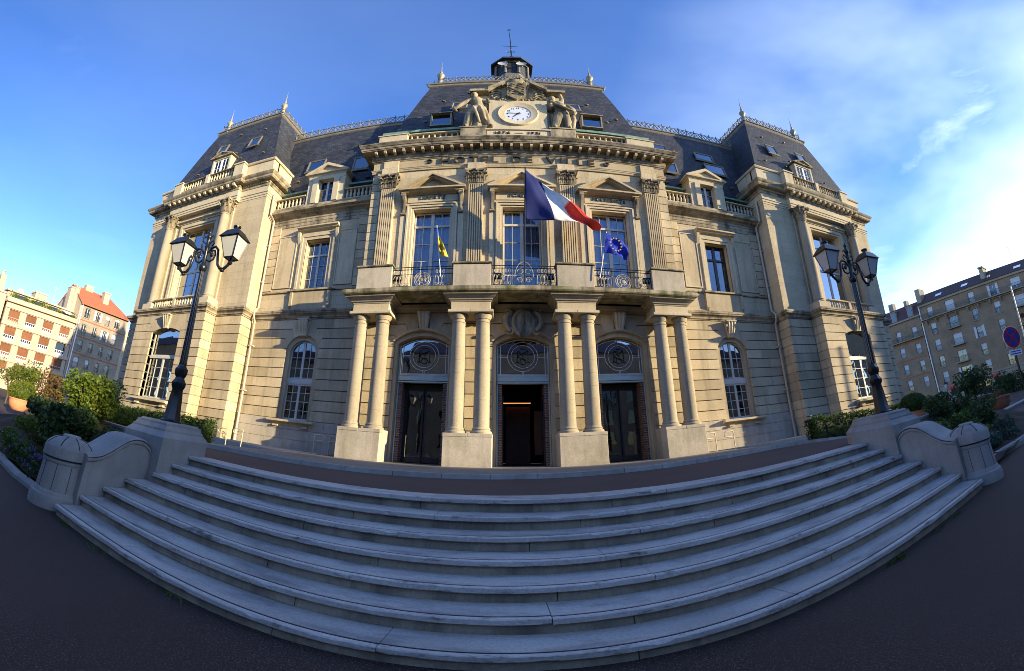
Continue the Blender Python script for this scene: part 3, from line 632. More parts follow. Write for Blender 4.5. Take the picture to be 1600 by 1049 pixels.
    hd = MB(s); hd.sweep([(7.92, YW), (10.02, YW)], [(0, 10.12), (.07, 10.14), (.09, 10.19), (.22, 10.22), (.24, 10.27), (.33, 10.30), (.34, 10.37), (0, 10.42)]); hd.obj('window_hood', 'pale', TH)
    for dxx in (-.98, .98): MB(s).px([(YW, 9.45), (YW, 10.13), (YW - .2, 10.13), (YW - .17, 9.9), (YW - .07, 9.6)], 8.97 + dxx - .07, 8.97 + dxx + .07).obj('hood_bracket', 'pale', TH)
    if s < 0: window(s, 8.97, .62, 7.10, 9.70, YW + .28, 4, [7.1, 7.75, 8.4, 8.95, 9.7], 'whitef', 'glass', TH, trans=(8.95, .09))
    else: window(s, 8.97, .62, 7.10, 9.70, YW + .28, 2, [7.1, 8.92, 9.7], 'darkf', 'glass', TH, sash=.075, trans=(8.92, .10))
    sl_ = MB(s); sl_.box(7.95, 9.99, YW - .14, YW + .3, 7.02, 7.10); sl_.obj('window_sill', 'weath', TH)
    ap = MB(s); ap.box(8.06, 9.88, YW - .06, YW + .05, 6.14, 7.02); ap.px([(YW, 6.14), (YW - .11, 6.3), (YW - .13, 6.95), (YW, 7.02)], 7.96, 8.09); ap.px([(YW, 6.14), (YW - .11, 6.3), (YW - .13, 6.95), (YW, 7.02)], 9.85, 9.98); ap.obj('window_apron', 'stone', TH)
    for xa, xb in ((7.12, 7.86), (10.12, 11.02)):
        MB(s).box(xa, xb, YW - .035, YW + .05, 7.30, 10.02).obj('wall_panel', 'stone', TH)
        b = MB(s); q = .06
        for (a0, a1, c0, c1) in ((xa - q, xb + q, 7.24, 7.29), (xa - q, xb + q, 10.03, 10.08)): b.box(a0, a1, YW - .06, YW + .02, c0, c1)
        b.box(xa - q, xa - .012, YW - .058, YW + .02, 7.295, 10.025); b.box(xb + .012, xb + q, YW - .058, YW + .02, 7.295, 10.025); b.obj('panel_border', 'pale', TH)
    MB(s).box(6.36, 11.74, YW - .07, YW + .02, 7.0, 7.06).obj('sill_band', 'weath', TH)
    en = MB(s); en.sweep([(6.35, YW), (11.75, YW)], [(-.2, 10.62), (.03, 10.62), (.03, 10.80), (.05, 10.80), (.05, 10.95), (.075, 10.97), (.02, 11.0), (.02, 11.12), (.06, 11.15), (.1, 11.2), (.24, 11.25), (.26, 11.31), (.40, 11.36), (.43, 11.46), (.2, 11.50), (-.2, 11.50)]); en.obj('wing_cornice', 'weath', TH, 25)
    # downpipe
    dp = MB(s); dp.tube([(11.70, YW - .13, .05), (11.70, YW - .13, 5.6), (11.66, YW - .3, 5.75), (11.66, YW - .34, 6.05), (11.62, YW - .12, 6.3), (11.60, YW - .12, 11.1), (11.60, YW - .5, 11.3), (11.62, YW - .5, 12.6)], .055, 10)
    for z in (2.3, 4.4, 7.6, 9.6): dp.box(11.58, 11.80, YW - .19, YW + .0, z, z + .05)
    dp.tube([(11.70, YW - .13, .02), (11.70, YW - .13, .55)], .075, 10); dp.obj('downpipe', 'post', TH, 40)
# --- porch: pedestals, paired columns, entablature blocks, balcony slab
def column_mesh(name, h, r0, r1, mat, flutes=False):
    prof = [(r0 * 1.32, 0), (r0 * 1.34, .05), (r0 * 1.25, .085), (r0 * 1.12, .10), (r0 * 1.10, .13), (r0 * 1.16, .15), (r0 * 1.08, .185), (r0, .22)]
    for i in range(1, 9):
        t = i / 8; rr = r0 + (r1 - r0) * t + r0 * .035 * math.sin(PI * t); zz_ = .22 + (h - .55) * t
        if i < 8: prof += [(rr, zz_ - .006), (rr - .005, zz_ - .003), (rr - .005, zz_ + .003), (rr, zz_ + .006)]
        else: prof.append((rr, zz_))
    z = h - .33; prof += [(r1 * 1.10, z + .01), (r1 * 1.10, z + .035), (r1, z + .045), (r1, z + .13), (r1 * 1.12, z + .14), (r1 * 1.14, z + .17), (r1 * 1.33, z + .255), (r1 * 1.36, z + .29), (r1 * 1.30, z + .33)]
    return MB().lathe(0, 0, prof, 28).mesh(name, mat, 30)
cm = column_mesh('column', 4.20, .272, .238, 'colm')
for s in (-1, 1):
    for xa, xb, c in ((1.084, 2.679, 1.88), (4.79, 6.36, 5.57)):
        p_ = MB(s); p_.cbox(xa, xb, 12.89, YD + .02, -.1, 1.0, .012); pd = p_.obj('porch_pedestal', 'plinth', TH)
        for a, b in ((xa - .004, (xa + xb) / 2 - .003), ((xa + xb) / 2 + .003, xb + .004)): MB(s).cbox(a, b, 12.883, YD + .01, 1.003, 1.122, .01).obj('pedestal_cap', 'plinth', pd)
        for dx_ in (-.425, .425): put('column', cm, TH, (s * (c + dx_), 13.26, 1.122))
        for dx_ in (-.4, .4): MB(s).cbox(c + dx_ - .398, c + dx_ + .398, 12.86, YD, 5.32, 5.425, .012).obj('abacus', 'pale', TH)
        e_ = MB(s); e_.cbox(c - .70, c + .70, 12.95, YD, 5.425, 5.73, .006); e_.obj('entablature_block', 'pale', TH)
        e_ = MB(s); e_.sweep([(c - .70, YD), (c - .70, 12.95), (c + .70, 12.95), (c + .70, YD)], [(-.3, 5.73), (.02, 5.735), (.03, 5.79), (.07, 5.80), (.09, 5.85), (.17, 5.90), (.20, 5.94), (.26, 5.955), (.26, 5.985), (-.3, 5.985)]); e_.obj('entablature_moulding', 'mould', TH, 30)
sb = MB(); sb.sweep([(-6.45, YW), (-6.45, 12.75), (6.45, 12.75), (6.45, YW)], [(-.3, 5.985), (.06, 5.985), (.10, 6.02), (.15, 6.035), (.18, 6.08), (.18, 6.20), (.14, 6.225), (-.3, 6.235)]); sb.box(-6.4, 6.4, 12.8, YC + .3, 6.0, 6.23); sb.obj('balcony_slab', 'slab', TH, 25)
MB().sweep([(-6.44, YD), (6.44, YD)], [(-.1, 5.68), (.05, 5.69), (.06, 5.80), (.12, 5.84), (.14, 5.97), (-.1, 5.975)]).obj('porch_architrave', 'mould', TH)
# --- porch doors
def monogram(parent, s_, xc, zc, y):
    m_ = MB(); t = .017
    def pl(pts): m_.tube([(xc + x, y, zc + z) for x, z in pts], t, 6)
    pl([(-.20 + .10 * 0, -.22), (-.20, .20), (-.16, .24), (0, .02), (.16, .24), (.20, .20), (.20, -.22)])
    S = []
    for i in range(33):
        q = i / 32; a = 2 * PI * q
        S.append((.17 * math.sin(2 * PI * (q - .0) * 1.0 + .9) * (1.0), .30 - .46 * q))
    pl(S); pl([(.11 * math.cos(a), -.17 + .11 * math.sin(a)) for a in lin(0, 2 * PI, 18)]); pl([(-.26, -.22), (-.14, -.22)]); pl([(.14, -.22), (.26, -.22)]); pl([(-.1, .31), (.1, .31)])
    m_.obj('monogram', 'black', parent, 60)
for i, xc in enumerate((-3.71, 0, 3.71)):
    D = MB(); dx, zz = arc(1.12, 4.55, 5.0); di, zi = arc(.985, 4.45, 4.78); P = lin(-1, 1, 16)
    D.py([(xc - 1.12, 0)] + [(xc + 1.12 * t, zz(1.12 * t)) for t in P] + [(xc + 1.12, 0), (xc + .985, 0)] + [(xc + .985 * t, zi(.985 * t)) for t in P[::-1]] + [(xc - .985, 0)], YD + .10, YD + .42); D.obj('door_surround', 'stone', TH)
    A = MB(); d2, z2 = arc(1.16, 4.56, 5.05); A.py([(xc + 1.16 * t, z2(1.16 * t)) for t in P] + [(xc + 1.10 * t, zz(1.10 * t) - .03) for t in P[::-1]], YD - .06, YD + .12); A.obj('archivolt', 'stone', TH)
    dr = MB(); y = YD + .34; W = .97
    dr.box(xc - W, xc + W, y - .05, y + .16, 3.02, 3.07); dr.box(xc - W, xc + W, y - .03, y + .14, 3.10, 3.28); dr.box(xc - W, xc + W, y - .05, y + .16, 3.28, 3.33)
    for q in (-1, 1): dr.box(xc + q * W, xc + q * (W - .05), y, y + .1, 0, 4.6)
    door = dr.obj('entrance_door', 'alu', TH)
    br = MB()
    for q in (-1, 1): br.box(xc + q * (W - .05), xc + q * (W - .20), y + .02, y + 1.0, 0, 3.02)
    br.objs('brick_jamb', 'brick', door)
    MB().box(xc - W, xc + W, y + .055, y + .065, 3.33, 4.85).obj('fanlight_pane', 'glassr', door)
    fb = MB(); zc = 4.05
    for r, t in ((.565, .016), (.44, .014)): fb.tube([(xc + r * math.cos(a), y + .03, zc + r * math.sin(a)) for a in lin(0, 2 * PI, 40)[:-1]], t * .75, 6, closed=True)
    for q in (-1, 1):
        for o in (-.03, .03): fb.tube([(xc + q * .57, y + .03, zc + o), (xc + q * .93, y + .03, zc + o)], .009, 5); fb.tube([(xc + o, y + .03, zc + q * .57), (xc + o, y + .03, zc + q * (.70))], .009, 5)
        fb.tube([(xc + q * .83, y + .03, 3.33), (xc + q * .83, y + .03, 4.55)], .014, 5); fb.tube([(xc + q * .93, y + .03, 3.33), (xc + q * .93, y + .03, 4.5)], .014, 5)
    fb.tube([(xc + .93 * t, y + .03, zi(.93 * t) - .07) for t in P], .016, 5); fb.tube([(xc - .93, y + .03, 3.36), (xc + .93, y + .03, 3.36)], .016, 5)
    fb.obj('fanlight_tracery', 'white', door, 60); monogram(door, 1, xc, zc + .0, y + .03)
    if i != 1:
        for q in (-1, 1):
            lf = MB(); a, b = xc + q * .02, xc + q * .76
            for (u0, u1, c0, c1) in ((a, b, .02, .22), (a, b, 2.78, 2.86)): lf.box(u0, u1, y + .5, y + .55, c0, c1)
            lf.box(a, a + q * .06, y + .505, y + .545, .22, 2.78); lf.box(b, b - q * .06, y + .505, y + .545, .22, 2.78); lo = lf.obj('door_leaf', 'darkf', door)
            MB().box(a, b, y + .52, y + .53, .1, 2.8).obj('door_pane', 'glassd', lo)
        MB().box(xc - .78, xc + .78, y + .48, y + .56, 2.86, 3.02).obj('door_header', 'darkf', door)
    else:
        for q in (-1, 1):
            lf = MB(); a = xc + q * .74
            for zz0, zz1 in ((.02, .2), (2.5, 2.6)): lf.box(a - .02, a + .02, y + .1, y + .85, zz0, zz1)
            lf.box(a - .02, a + .02, y + .1, y + .16, .2, 2.5); lf.box(a - .02, a + .02, y + .79, y + .85, .2, 2.5); lo = lf.obj('door_leaf', 'darkf', door); MB().box(a - .008, a + .008, y + .16, y + .79, .2, 2.5).obj('door_pane', 'glassd', lo)
    if i != 1:
        s = 1; k = MB(); 
        n = 6; vs = []
        for j in range(n + 1):
            t = j / n; z = 5.66 - .66 * t; w = .245 - .10 * t; o = .26 * (1 - .6 * t + .1 * math.sin(t * 5))
            for c in range(7): vs.append((xc - w + 2 * w * c / 6, YD - o - (.015 if c % 2 else -.01), z))
        k.add(vs, [(j * 7 + c, j * 7 + c + 1, (j + 1) * 7 + c + 1, (j + 1) * 7 + c) for j in range(n) for c in range(6)]); k.py([(xc - .245, 5.66), (xc + .245, 5.66), (xc + .145, 5.0), (xc - .145, 5.0)], YD - .09, YD + .1); k.obj('keystone', 'pale', TH)
ca = MB(); 
ca.lathe(0, 0, [(.01, 0), (.30, .01), (.36, .05), (.33, .09), (.27, .10), (.25, .06), (.01, .075)], 28)
ca.v = [(v[0] * .93, YD - .12 - v[2], 5.22 + v[1] * 1.3) for v in ca.v]
for q in (-1, 1):
    ca.tube([(q * (.36 + .16 * math.sin(t * 3)), YD - .14, 4.95 + .62 * t) for t in lin(0, 1, 12)], [.05 + .04 * math.sin(t * PI) for t in lin(0, 1, 12)], 8); ca.tube([(q * (.42 + .09 * math.cos(a)), YD - .16, 5.55 + .09 * math.sin(a)) for a in lin(0, 5.2, 12)], .035, 6); ca.tube([(q * (.38 + .1 * math.cos(a)), YD - .16, 4.95 + .1 * math.sin(a)) for a in lin(1, 6, 12)], .035, 6)
ca.ell((0, YD - .2, 5.25), (.05, .06, .17)); ca.ell((.01, YD - .22, 5.44), (.045, .045, .05)); ca.box(-.5, .5, YD - .12, YD + .05, 4.98, 5.64)
ca.v = [(v[0] * 1.3, v[1] if v[1] > YD else YD + (v[1] - YD) * 1.15, 5.27 + (v[2] - 5.27) * 1.22) for v in ca.v]; ca.obj('cartouche', 'carve', TH, 50)
# hall behind the doors
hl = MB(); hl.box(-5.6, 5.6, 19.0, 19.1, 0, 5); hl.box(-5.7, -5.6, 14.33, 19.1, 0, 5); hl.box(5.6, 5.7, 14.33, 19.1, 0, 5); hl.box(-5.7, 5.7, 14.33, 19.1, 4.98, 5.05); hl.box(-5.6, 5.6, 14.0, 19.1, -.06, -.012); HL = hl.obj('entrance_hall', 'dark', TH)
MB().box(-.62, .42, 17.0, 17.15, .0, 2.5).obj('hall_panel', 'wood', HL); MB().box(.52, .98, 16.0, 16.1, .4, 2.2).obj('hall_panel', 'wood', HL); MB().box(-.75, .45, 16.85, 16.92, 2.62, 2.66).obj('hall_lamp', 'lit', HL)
# ------------------------------------------------------------------ town hall: first floor of the centre
def capital_mesh(name, w, h, r, mat):      # Corinthian: bell, two rows of leaves, volutes, abacus; origin at its foot
    m_ = MB(); m_.lathe(0, 0, [(r, 0), (r * 1.06, .02), (r * 1.06, .05), (r * .98, .07), (r * 1.02, h * .45), (r * 1.18, h * .75), (r * 1.42, h * .88)], 16)
    for row, (z0, hh, ro, ph) in enumerate(((.05, h * .42, r * 1.02, 0), (.12, h * .62, r * 1.05, PI / 8))):
        for i in range(8):
            a = 2 * PI * i / 8 + ph; ca_, sa = math.cos(a), math.sin(a); wd = r * .36
            vs = []
            for t, o, ww in ((0, .0, .8), (.4, .03, 1.), (.75, .06, .9), (.95, .15, .65), (.88, .21, .3)):
                rr = ro + o * h * .8
                for q in (-1, 0, 1): vs.append((rr * ca_ - q * wd * ww * sa + (.012 * ca_ if q == 0 else 0), rr * sa + q * wd * ww * ca_ + (.012 * sa if q == 0 else 0), z0 + hh * t))
            m_.add(vs, [(j * 3 + c, j * 3 + c + 1, j * 3 + 4 + c, j * 3 + 3 + c) for j in range(4) for c in (0, 1)])
    for i in range(4):
        a = PI / 4 + i * PI / 2; cx, cy = math.cos(a) * w * .60, math.sin(a) * w * .60
        m_.tube([(cx * (.72 + .28 * t), cy * (.72 + .28 * t), h * (.55 + .30 * t)) for t in lin(0, 1, 4)], [.02, .03, .035, .04, .04], 6); m_.ell((cx * 1.02, cy * 1.02, h * .80), (.055, .055, .06), 8, 5)
    for i in range(4):
        a = i * PI / 2; m_.ell((math.cos(a) * w * .47, math.sin(a) * w * .47, h * .93), (.05, .05, .06), 8, 5)
    pl = []
    for i in range(4):
        for t in lin(0, 1, 6)[:-1]:
            a = PI / 4 + (i + t) * PI / 2; b = (t - .5) * 2; rr = w / 2 * (.86 + .10 * b * b) / max(abs(math.cos(a - PI / 4 - i * PI / 2 - PI / 4)), .1); pl.append((rr * math.cos(a), rr * math.sin(a)))
    m_.pz(pl, h * .88, h); return m_.mesh(name, mat, 40)
def pil_capital():
    m_ = MB(); m_.box(-.335, .335, -.14, .1, 0, .045); m_.frus((-.30, .30, -.09, .1), (-.36, .36, -.15, .1), .045, .64)
    def leaf(x, y, z0, h, w, cu, sd=0):
        vs = []; prof = ((0, 0, .85), (.3, .02, 1.), (.6, .03, 1.), (.82, .055, .85), (.97, .10, .6), (.98, .14, .42), (.86, .155, .25))
        for t, o, k in prof:
            o = o * cu / .1
            for q in (-1, -.5, 0, .5, 1):
                g = o - (.018 if abs(q) == .5 else 0) - (.012 if abs(q) == 1 else 0)
                if sd: vs.append((x + sd * g, y + q * w / 2 * k, z0 + h * t - .02 * abs(q)))
                else: vs.append((x + q * w / 2 * k, y - g, z0 + h * t - .02 * abs(q)))
        m_.add(vs, [(r * 5 + q, r * 5 + q + 1, r * 5 + 6 + q, r * 5 + 5 + q) for r in range(6) for q in range(4)])
    for x in (-.24, -.08, .08, .24): leaf(x, -.105, .045, .27, .15, .09)
    for x in (-.32, -.16, 0, .16, .32): leaf(x, -.12, .10, .42, .15, .12)
    for sd in (-1, 1):
        leaf(sd * .31, -.02, .045, .27, .14, .08, sd); leaf(sd * .33, .0, .10, .42, .14, .11, sd)
        m_.tube([(sd * (.20 + .19 * t), -.16 - .07 * t, .42 + .20 * t) for t in lin(0, 1, 5)], [.02, .024, .028, .03, .03, .03], 6)
        m_.tube([(sd * (.385 + .07 * math.cos(q) * (1 - k * .06)), -.245, .585 + .07 * math.sin(q) * (1 - k * .06)) for k, q in enumerate(lin(1.6, 9.5, 12))], .022, 6)
        m_.tube([(sd * (.07 + .045 * math.cos(q) * (1 - k * .07)), -.21, .58 + .045 * math.sin(q) * (1 - k * .07)) for k, q in enumerate(lin(0, 8, 10))], .016, 6)
    xs = lin(-1, 1, 8); m_.pz([(.45 * q, -.27 + .06 * (1 - q * q)) for q in xs] + [(.45, .1), (-.45, .1)], .665, .70, [(.46 * q, -.285 + .06 * (1 - q * q)) for q in xs] + [(.46, .1), (-.46, .1)]); m_.pz([(.46 * q, -.285 + .06 * (1 - q * q)) for q in xs] + [(.46, .1), (-.46, .1)], .70, .77)
    m_.ell((0, -.255, .70), (.06, .05, .07), 10, 6); return m_.mesh('pilaster_capital', 'carve', 40)
pcap = pil_capital()
pm = MB(); n = 7                              # fluted pilaster, origin at the foot centre front plane, 5.5 m high
pm.cbox(-.40, .40, -.10, .2, 0, .30, .01); pm.cbox(-.36, .36, -.07, .2, .30, .42, .03); w = .62; H0, H1 = .42, 5.33
for i in range(7): a = -w / 2 + w * i / 7; pm.box(a + .021, a + w / 7 - .021, 0.0, .08, H0 + .12, H1 - .06)
pm.box(-w / 2, w / 2, .07, .2, H0, H1); pm.box(-w / 2, w / 2, 0.001, .08, H0, H0 + .12); pm.box(-w / 2, w / 2, 0.001, .08, H1 - .06, H1)
pmesh = pm.mesh('pilaster', 'stone')
for xc in (-5.55, -1.86, 1.86, 5.55):
    put('pilaster', pmesh, TH, (xc, YC - .16, 6.235)); put('pilaster_capital', pcap, TH, (xc, YC - .06, 11.56))
    q = MB(); q.box(xc - .36, xc + .36, YC - .17, YC + .02, 12.33, 12.795); 
    if abs(xc) > 3: q.box(xc - .33, xc + .33, YC - .10, YC + .02, 12.865, 13.29)
    q.obj('entablature_break', 'stone', TH)
for i, xc in enumerate((-3.63, 0, 3.63)):
    window(1, xc, .76, 6.25, 10.33, YC + .32, 4, [6.25, 7.25, 7.95, 8.75, 9.62, 10.33], 'whitef', 'glass', TH, trans=(9.62, .10), curtain=[(xc - .74, xc - .05), (xc + .02, xc + .74)], sash=.07)
    fr = MB()
    for (a, o, yy) in ((.77, .86, .0), (.86, .97, .05), (.97, 1.04, .09)):
        t = 10.35 + (o - .77); fr.box(xc - o, xc - a, YC - yy, YC + .30, 6.24, t); fr.box(xc + a, xc + o, YC - yy, YC + .30, 6.24, t); fr.box(xc - a, xc + a, YC - yy, YC + .30, 10.35 + (a - .77), t)
    fr.obj('window_frame', 'pale', TH)
    for q in (-1, 1):     # outer strip and console
        MB().box(xc + q * 1.08, xc + q * 1.30, YC - .05, YC + .02, 6.24, 10.05).obj('window_strip', 'pale', TH)
        cn = MB(); x = xc + q * 1.19; cn.px([(YC, 10.02), (YC - .06, 10.05), (YC - .10, 10.2), (YC - .07, 10.45), (YC - .14, 10.7), (YC - .27, 10.95), (YC - .30, 11.06), (YC - .28, 11.10), (YC, 11.10)], x - .085, x + .085); cn.px([(YC - .05, 10.1), (YC - .12, 10.2), (YC - .09, 10.45), (YC - .17, 10.7), (YC - .30, 10.98), (YC - .05, 11.08)], x - .03, x + .03); cn.tube([(x - .1, YC - .10, 10.10), (x + .1, YC - .10, 10.10)], .06, 8); cn.tube([(x - .1, YC - .24, 11.02), (x + .1, YC - .24, 11.02)], .06, 8); cn.obj('console', 'carve', TH, 40)
    pt_ = MB(); hw = 1.38
    pt_.sweep([(xc - hw + .40, YC), (xc + hw - .40, YC)], [(-.05, 11.08), (.10, 11.08), (.12, 11.13), (.30, 11.16), (.32, 11.2), (.40, 11.22), (.40, 11.30), (-.05, 11.31)])
    pt_.box(xc - hw, xc - hw + .41, YC - .402, YC + .02, 11.22, 11.302); pt_.box(xc + hw - .41, xc + hw, YC - .402, YC + .02, 11.22, 11.302); pt_.box(xc - hw + .1, xc - hw + .41, YC - .3, YC + .02, 11.12, 11.22); pt_.box(xc + hw - .41, xc + hw - .1, YC - .3, YC + .02, 11.12, 11.22)
    rise = .80
    for q in (-1, 1):
        pt_.py([(xc + q * hw, 11.305), (xc, 11.305 + rise), (xc, 11.305 + rise - .10), (xc + q * (hw - .20), 11.305)], YC - .41, YC + .02); pt_.py([(xc + q * (hw - .20), 11.305), (xc, 11.305 + rise - .10), (xc, 11.305 + rise - .19), (xc + q * (hw - .36), 11.305)], YC - .31, YC + .02)
    pt_.py([(xc - hw + .3, 11.3), (xc + hw - .3, 11.3), (xc, 11.3 + rise - .16)], YC - .09, YC + .02); pt_.obj('pediment', 'stone', TH)
    word_ = ('LIBERTE', 'EGALITE', 'FRATERNITE')[i]
    ip = MB().box(xc - 1.04, xc + 1.04, YC - .035, YC + .02, 10.72, 11.075).obj('inscription_panel', 'pale', TH)
    wl = (1.05, 1.0, 1.42)[i]; word(word_, xc - wl / 2, xc + wl / 2, YC - .05, 10.84, .25, .03, 'letter', 'ltr', ip, .25)
# frieze with the name, main cornice
MB().sweep([(-6.34, 15.2), (-6.34, YC), (6.34, YC), (6.34, 15.2)], [(-.2, 12.60), (.06, 12.60), (.06, 12.69), (.08, 12.70), (.08, 12.76), (.10, 12.78), (.10, 12.81), (.03, 12.82), (.03, 13.28), (-.2, 13.28)]).obj('architrave', 'stone', TH, 25); ARC = bpy.data.objects['architrave']
for w_, xa, xb in (('HOTEL', -3.38, -.95), ('DE', -.40, .47), ('VILLE', 1.05, 3.13)): word(w_, xa, xb, YC - .07, 12.84, .62, .08, 'letter', 'ltr', ARC, .24)
for q in (-1, 1):
    m_ = MB(); m_.tube([(-.1 + q * (3.78 + .14 * math.cos(a) * (1 - i * .028)), YC - .06, 13.08 + .13 * math.sin(a) * (1 - i * .028)) for i, a in enumerate(lin(.4, 5.8, 16))], [.022 + .018 * math.sin(PI * i / 16) for i in range(17)], 6); m_.ell((-.1 + q * 3.80, YC - .06, 13.05), (.05, .02, .05)); m_.obj('frieze_scroll', 'ltr', TH, 60)
MB().sweep([(-6.34, 15.6), (-6.34, YC), (6.34, YC), (6.34, 15.6)], [(-.3, 13.28), (.05, 13.28), (.06, 13.33), (.10, 13.36), (.12, 13.43), (.14, 13.44), (.14, 13.74), (.50, 13.75), (.50, 13.80), (.53, 13.81), (.53, 13.93), (.56, 13.95), (.60, 14.05), (.63, 14.09), (.63, 14.15), (.30, 14.20), (-.3, 14.20)]).obj('main_cornice', 'soot', TH, 25)
md = MB().px([(-.34, 0), (-.34, .14), (-.30, .26), (.0, .29), (.0, 0.)], -.085, .085)
md.v = [(v[0], v[1], .29 - v[2]) for v in md.v]; mdm = md.mesh('modillion', 'pale')
for i in range(31): put('modillion', mdm, TH, mat=Matrix.Translation((-6.2 + 12.4 * i / 30, YC - .13, 13.58)) @ Matrix.Diagonal((.64, .98, .54, 1)))
# --- attic of the centre: parapet, balustrades, clock, figures
balp = [(.06, 0), (.06, .05), (.035, .07), (.035, .10), (.055, .16), (.062, .22), (.05, .30), (.03, .38), (.03, .41), (.045, .43), (.055, .45), (.055, .5)]
balm = MB().lathe(0, 0, [(r * 1.05, z) for r, z in balp], 10).mesh('baluster', 'pale', 50)
def balustrade(s, xa, xb, y, z, n, h=.62, mat='pale', yd=.10, cap=.14, nm='balustrade'):
    m_ = MB(s); m_.box(xa, xb, y - yd, y + yd, z, z + .07); m_.cbox(xa - .01, xb + .01, y - cap, y + cap, z + h - .08, z + h, .02); o = m_.obj(nm, mat, TH)
    k = (h - .15) / .5
    for i in range(n):
        x = s * (xa + (xb - xa) * (i + .5) / n); put('baluster', balm, o, mat=Matrix.Translation((x, y, z + .07)) @ Matrix.Diagonal((1, 1, k, 1)))
    return o
C0 = -.12
ZA = 14.18
par = MB(); par.box(-6.15, 6.05, 13.42, 14.0, ZA, ZA + .22); par.obj('attic_base', 'weath', TH)
for q in (-1, 1):
    a, b = sorted((C0 + q * 6.08, C0 + q * 4.78)); m_ = MB(); m_.cbox(a, b, 13.38, 13.95, ZA + .2, 14.92, .01); m_.box(a - .05, b + .05, 13.34, 13.98, 14.92, 14.98); m_.obj('attic_pier', 'pale', TH)
    a, b = sorted((C0 + q * 2.47, C0 + q * 4.77)); bo = balustrade(1, a, b, 13.6, ZA + .22, 9, .62)
    a, b = sorted((C0 + q * 1.36, C0 + q * 2.46)); m_ = MB(); m_.cbox(a, b, 13.28, 14.1, ZA + .1, 14.98, .01); m_.box(a - .04, b + .04, 13.24, 14.1, 14.98, 15.06); m_.obj('statue_pedestal', 'weath', TH)
    g = MB(); x0, x1 = sorted((C0 + q * 2.3, C0 + q * 6.2)); g.px([(14.05, 15.76), (14.02, 15.88), (14.5, 15.94), (14.5, 15.76)], x0, x1); g.obj('gutter', 'copper', TH)
cb = MB(); cb.cbox(C0 - 1.34, C0 + 1.34, 13.33, 14.2, ZA + .1, 14.80, .01); cb.box(C0 - 1.40, C0 + 1.40, 13.27, 14.2, 14.80, 14.88); cb.cbox(C0 - 1.28, C0 + 1.28, 13.42, 14.5, 14.88, 17.35, .015); cb.box(C0 - 1.9, C0 + 1.9, 13.75, 14.9, 14.88, 18.2); CK = cb.obj('clock_block', 'pale', TH)
word('1876 — 1931', C0 - .97, C0 + .93, 13.315, 14.52, .25, .03, 'numeral', 'ltr', CK, .2)
rg = MB(); rg.lathe(0, 0, [(.56, 0), (.58, .05), (.70, .06), (.86, .10), (.90, .05), (.90, -.02), (.56, -.02)], 48); rg.v = [(C0 + v[0], 13.42 - v[2], 16.13 + v[1]) for v in rg.v]; rg.obj('clock_ring', 'pale', TH, 35)
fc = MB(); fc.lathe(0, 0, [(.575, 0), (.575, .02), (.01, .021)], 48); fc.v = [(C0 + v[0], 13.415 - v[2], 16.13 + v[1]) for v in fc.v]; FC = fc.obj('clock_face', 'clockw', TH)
R_ = ['XII', 'I', 'II', 'III', 'IIII', 'V', 'VI', 'VII', 'VIII', 'IX', 'X', 'XI']
for i in range(12):
    a = PI / 2 - 2 * PI * i / 12; me = text_mesh(str(i or 12), .15, None, .006, 'clock_numeral', 'black'); put('clock_numeral', me, FC, (C0 + .46 * math.cos(a), 13.388, 16.13 + .46 * math.sin(a) - .05))
for nm, ang, ln, wd in (('hour_hand', math.radians(-128), .33, .03), ('minute_hand', math.radians(172), .46, .02)):
    h_ = MB(); ca_, sa = math.cos(ang), math.sin(ang); h_.py([(C0 - .12 * ca_ - wd * sa, 16.13 - .12 * sa + wd * ca_), (C0 - .12 * ca_ + wd * sa, 16.13 - .12 * sa - wd * ca_), (C0 + ln * ca_ + wd * .4 * sa, 16.13 + ln * sa - wd * .4 * ca_), (C0 + ln * ca_ - wd * .4 * sa, 16.13 + ln * sa + wd * .4 * ca_)], 13.368 - (.006 if nm[0] == 'm' else 0), 13.374 - (.006 if nm[0] == 'm' else 0)); h_.obj(nm, 'black', FC)
bp_ = MB()
for q in (-1, 1):
    bp_.py([(C0 + q * 2.15, 18.12), (C0 + q * 1.30, 18.12), (C0 + q * 1.30, 18.30), (C0 + q * 2.15, 18.30)], 13.35, 14.6)
    bp_.py([(C0 + q * 1.32, 18.2), (C0 + q * 1.32, 18.42), (C0 + q * .55, 19.06), (C0 + q * .55, 18.82)], 13.30, 14.6)
    bp_.py([(C0 + q * 1.28, 18.30), (C0 + q * .50, 18.80), (C0 + q * .50, 17.36), (C0 + q * 1.28, 17.36)], 13.62, 14.6)
    for k in range(3): bp_.tube([(C0 + q * (.95 + .22 * math.cos(a) * (1 - j * .05)), 13.55, 17.75 + k * .22 + .16 * math.sin(a) * (1 - j * .05)) for j, a in enumerate(lin(0, 5.5, 12))], .06, 6)
bp_.objs('broken_pediment', 'weath', TH, 40)
ar = MB(); ax = C0 - .05
ar.py([(ax - .42, 17.55), (ax, 17.25), (ax + .42, 17.55), (ax + .44, 18.75), (ax - .44, 18.75)], 13.28, 13.7)
for k in range(6): ar.tube([(ax - .36 + k * .03, 13.26, 18.6 - k * .2 + .05 * math.sin(j)) if False else (ax - .34 + .68 * j / 8, 13.26, 18.62 - k * .18 + .04 * math.sin(j * 1.6 + k)) for j in range(9)], .035, 6)
ar.tube([(ax - .36, 13.24, 18.3), (ax + .36, 13.24, 17.6)], .05, 6)
ar.lathe(ax, 13.75, [(.46, 18.78), (.5, 18.86), (.47, 18.95), (.52, 19.12), (.5, 19.16), (.3, 19.16)], 18)
for k in range(9): a = 2 * PI * k / 9; ar.box(ax + .5 * math.cos(a) - .07, ax + .5 * math.cos(a) + .07, 13.75 + .5 * math.sin(a) - .07, 13.75 + .5 * math.sin(a) + .07, 19.1, 19.38)
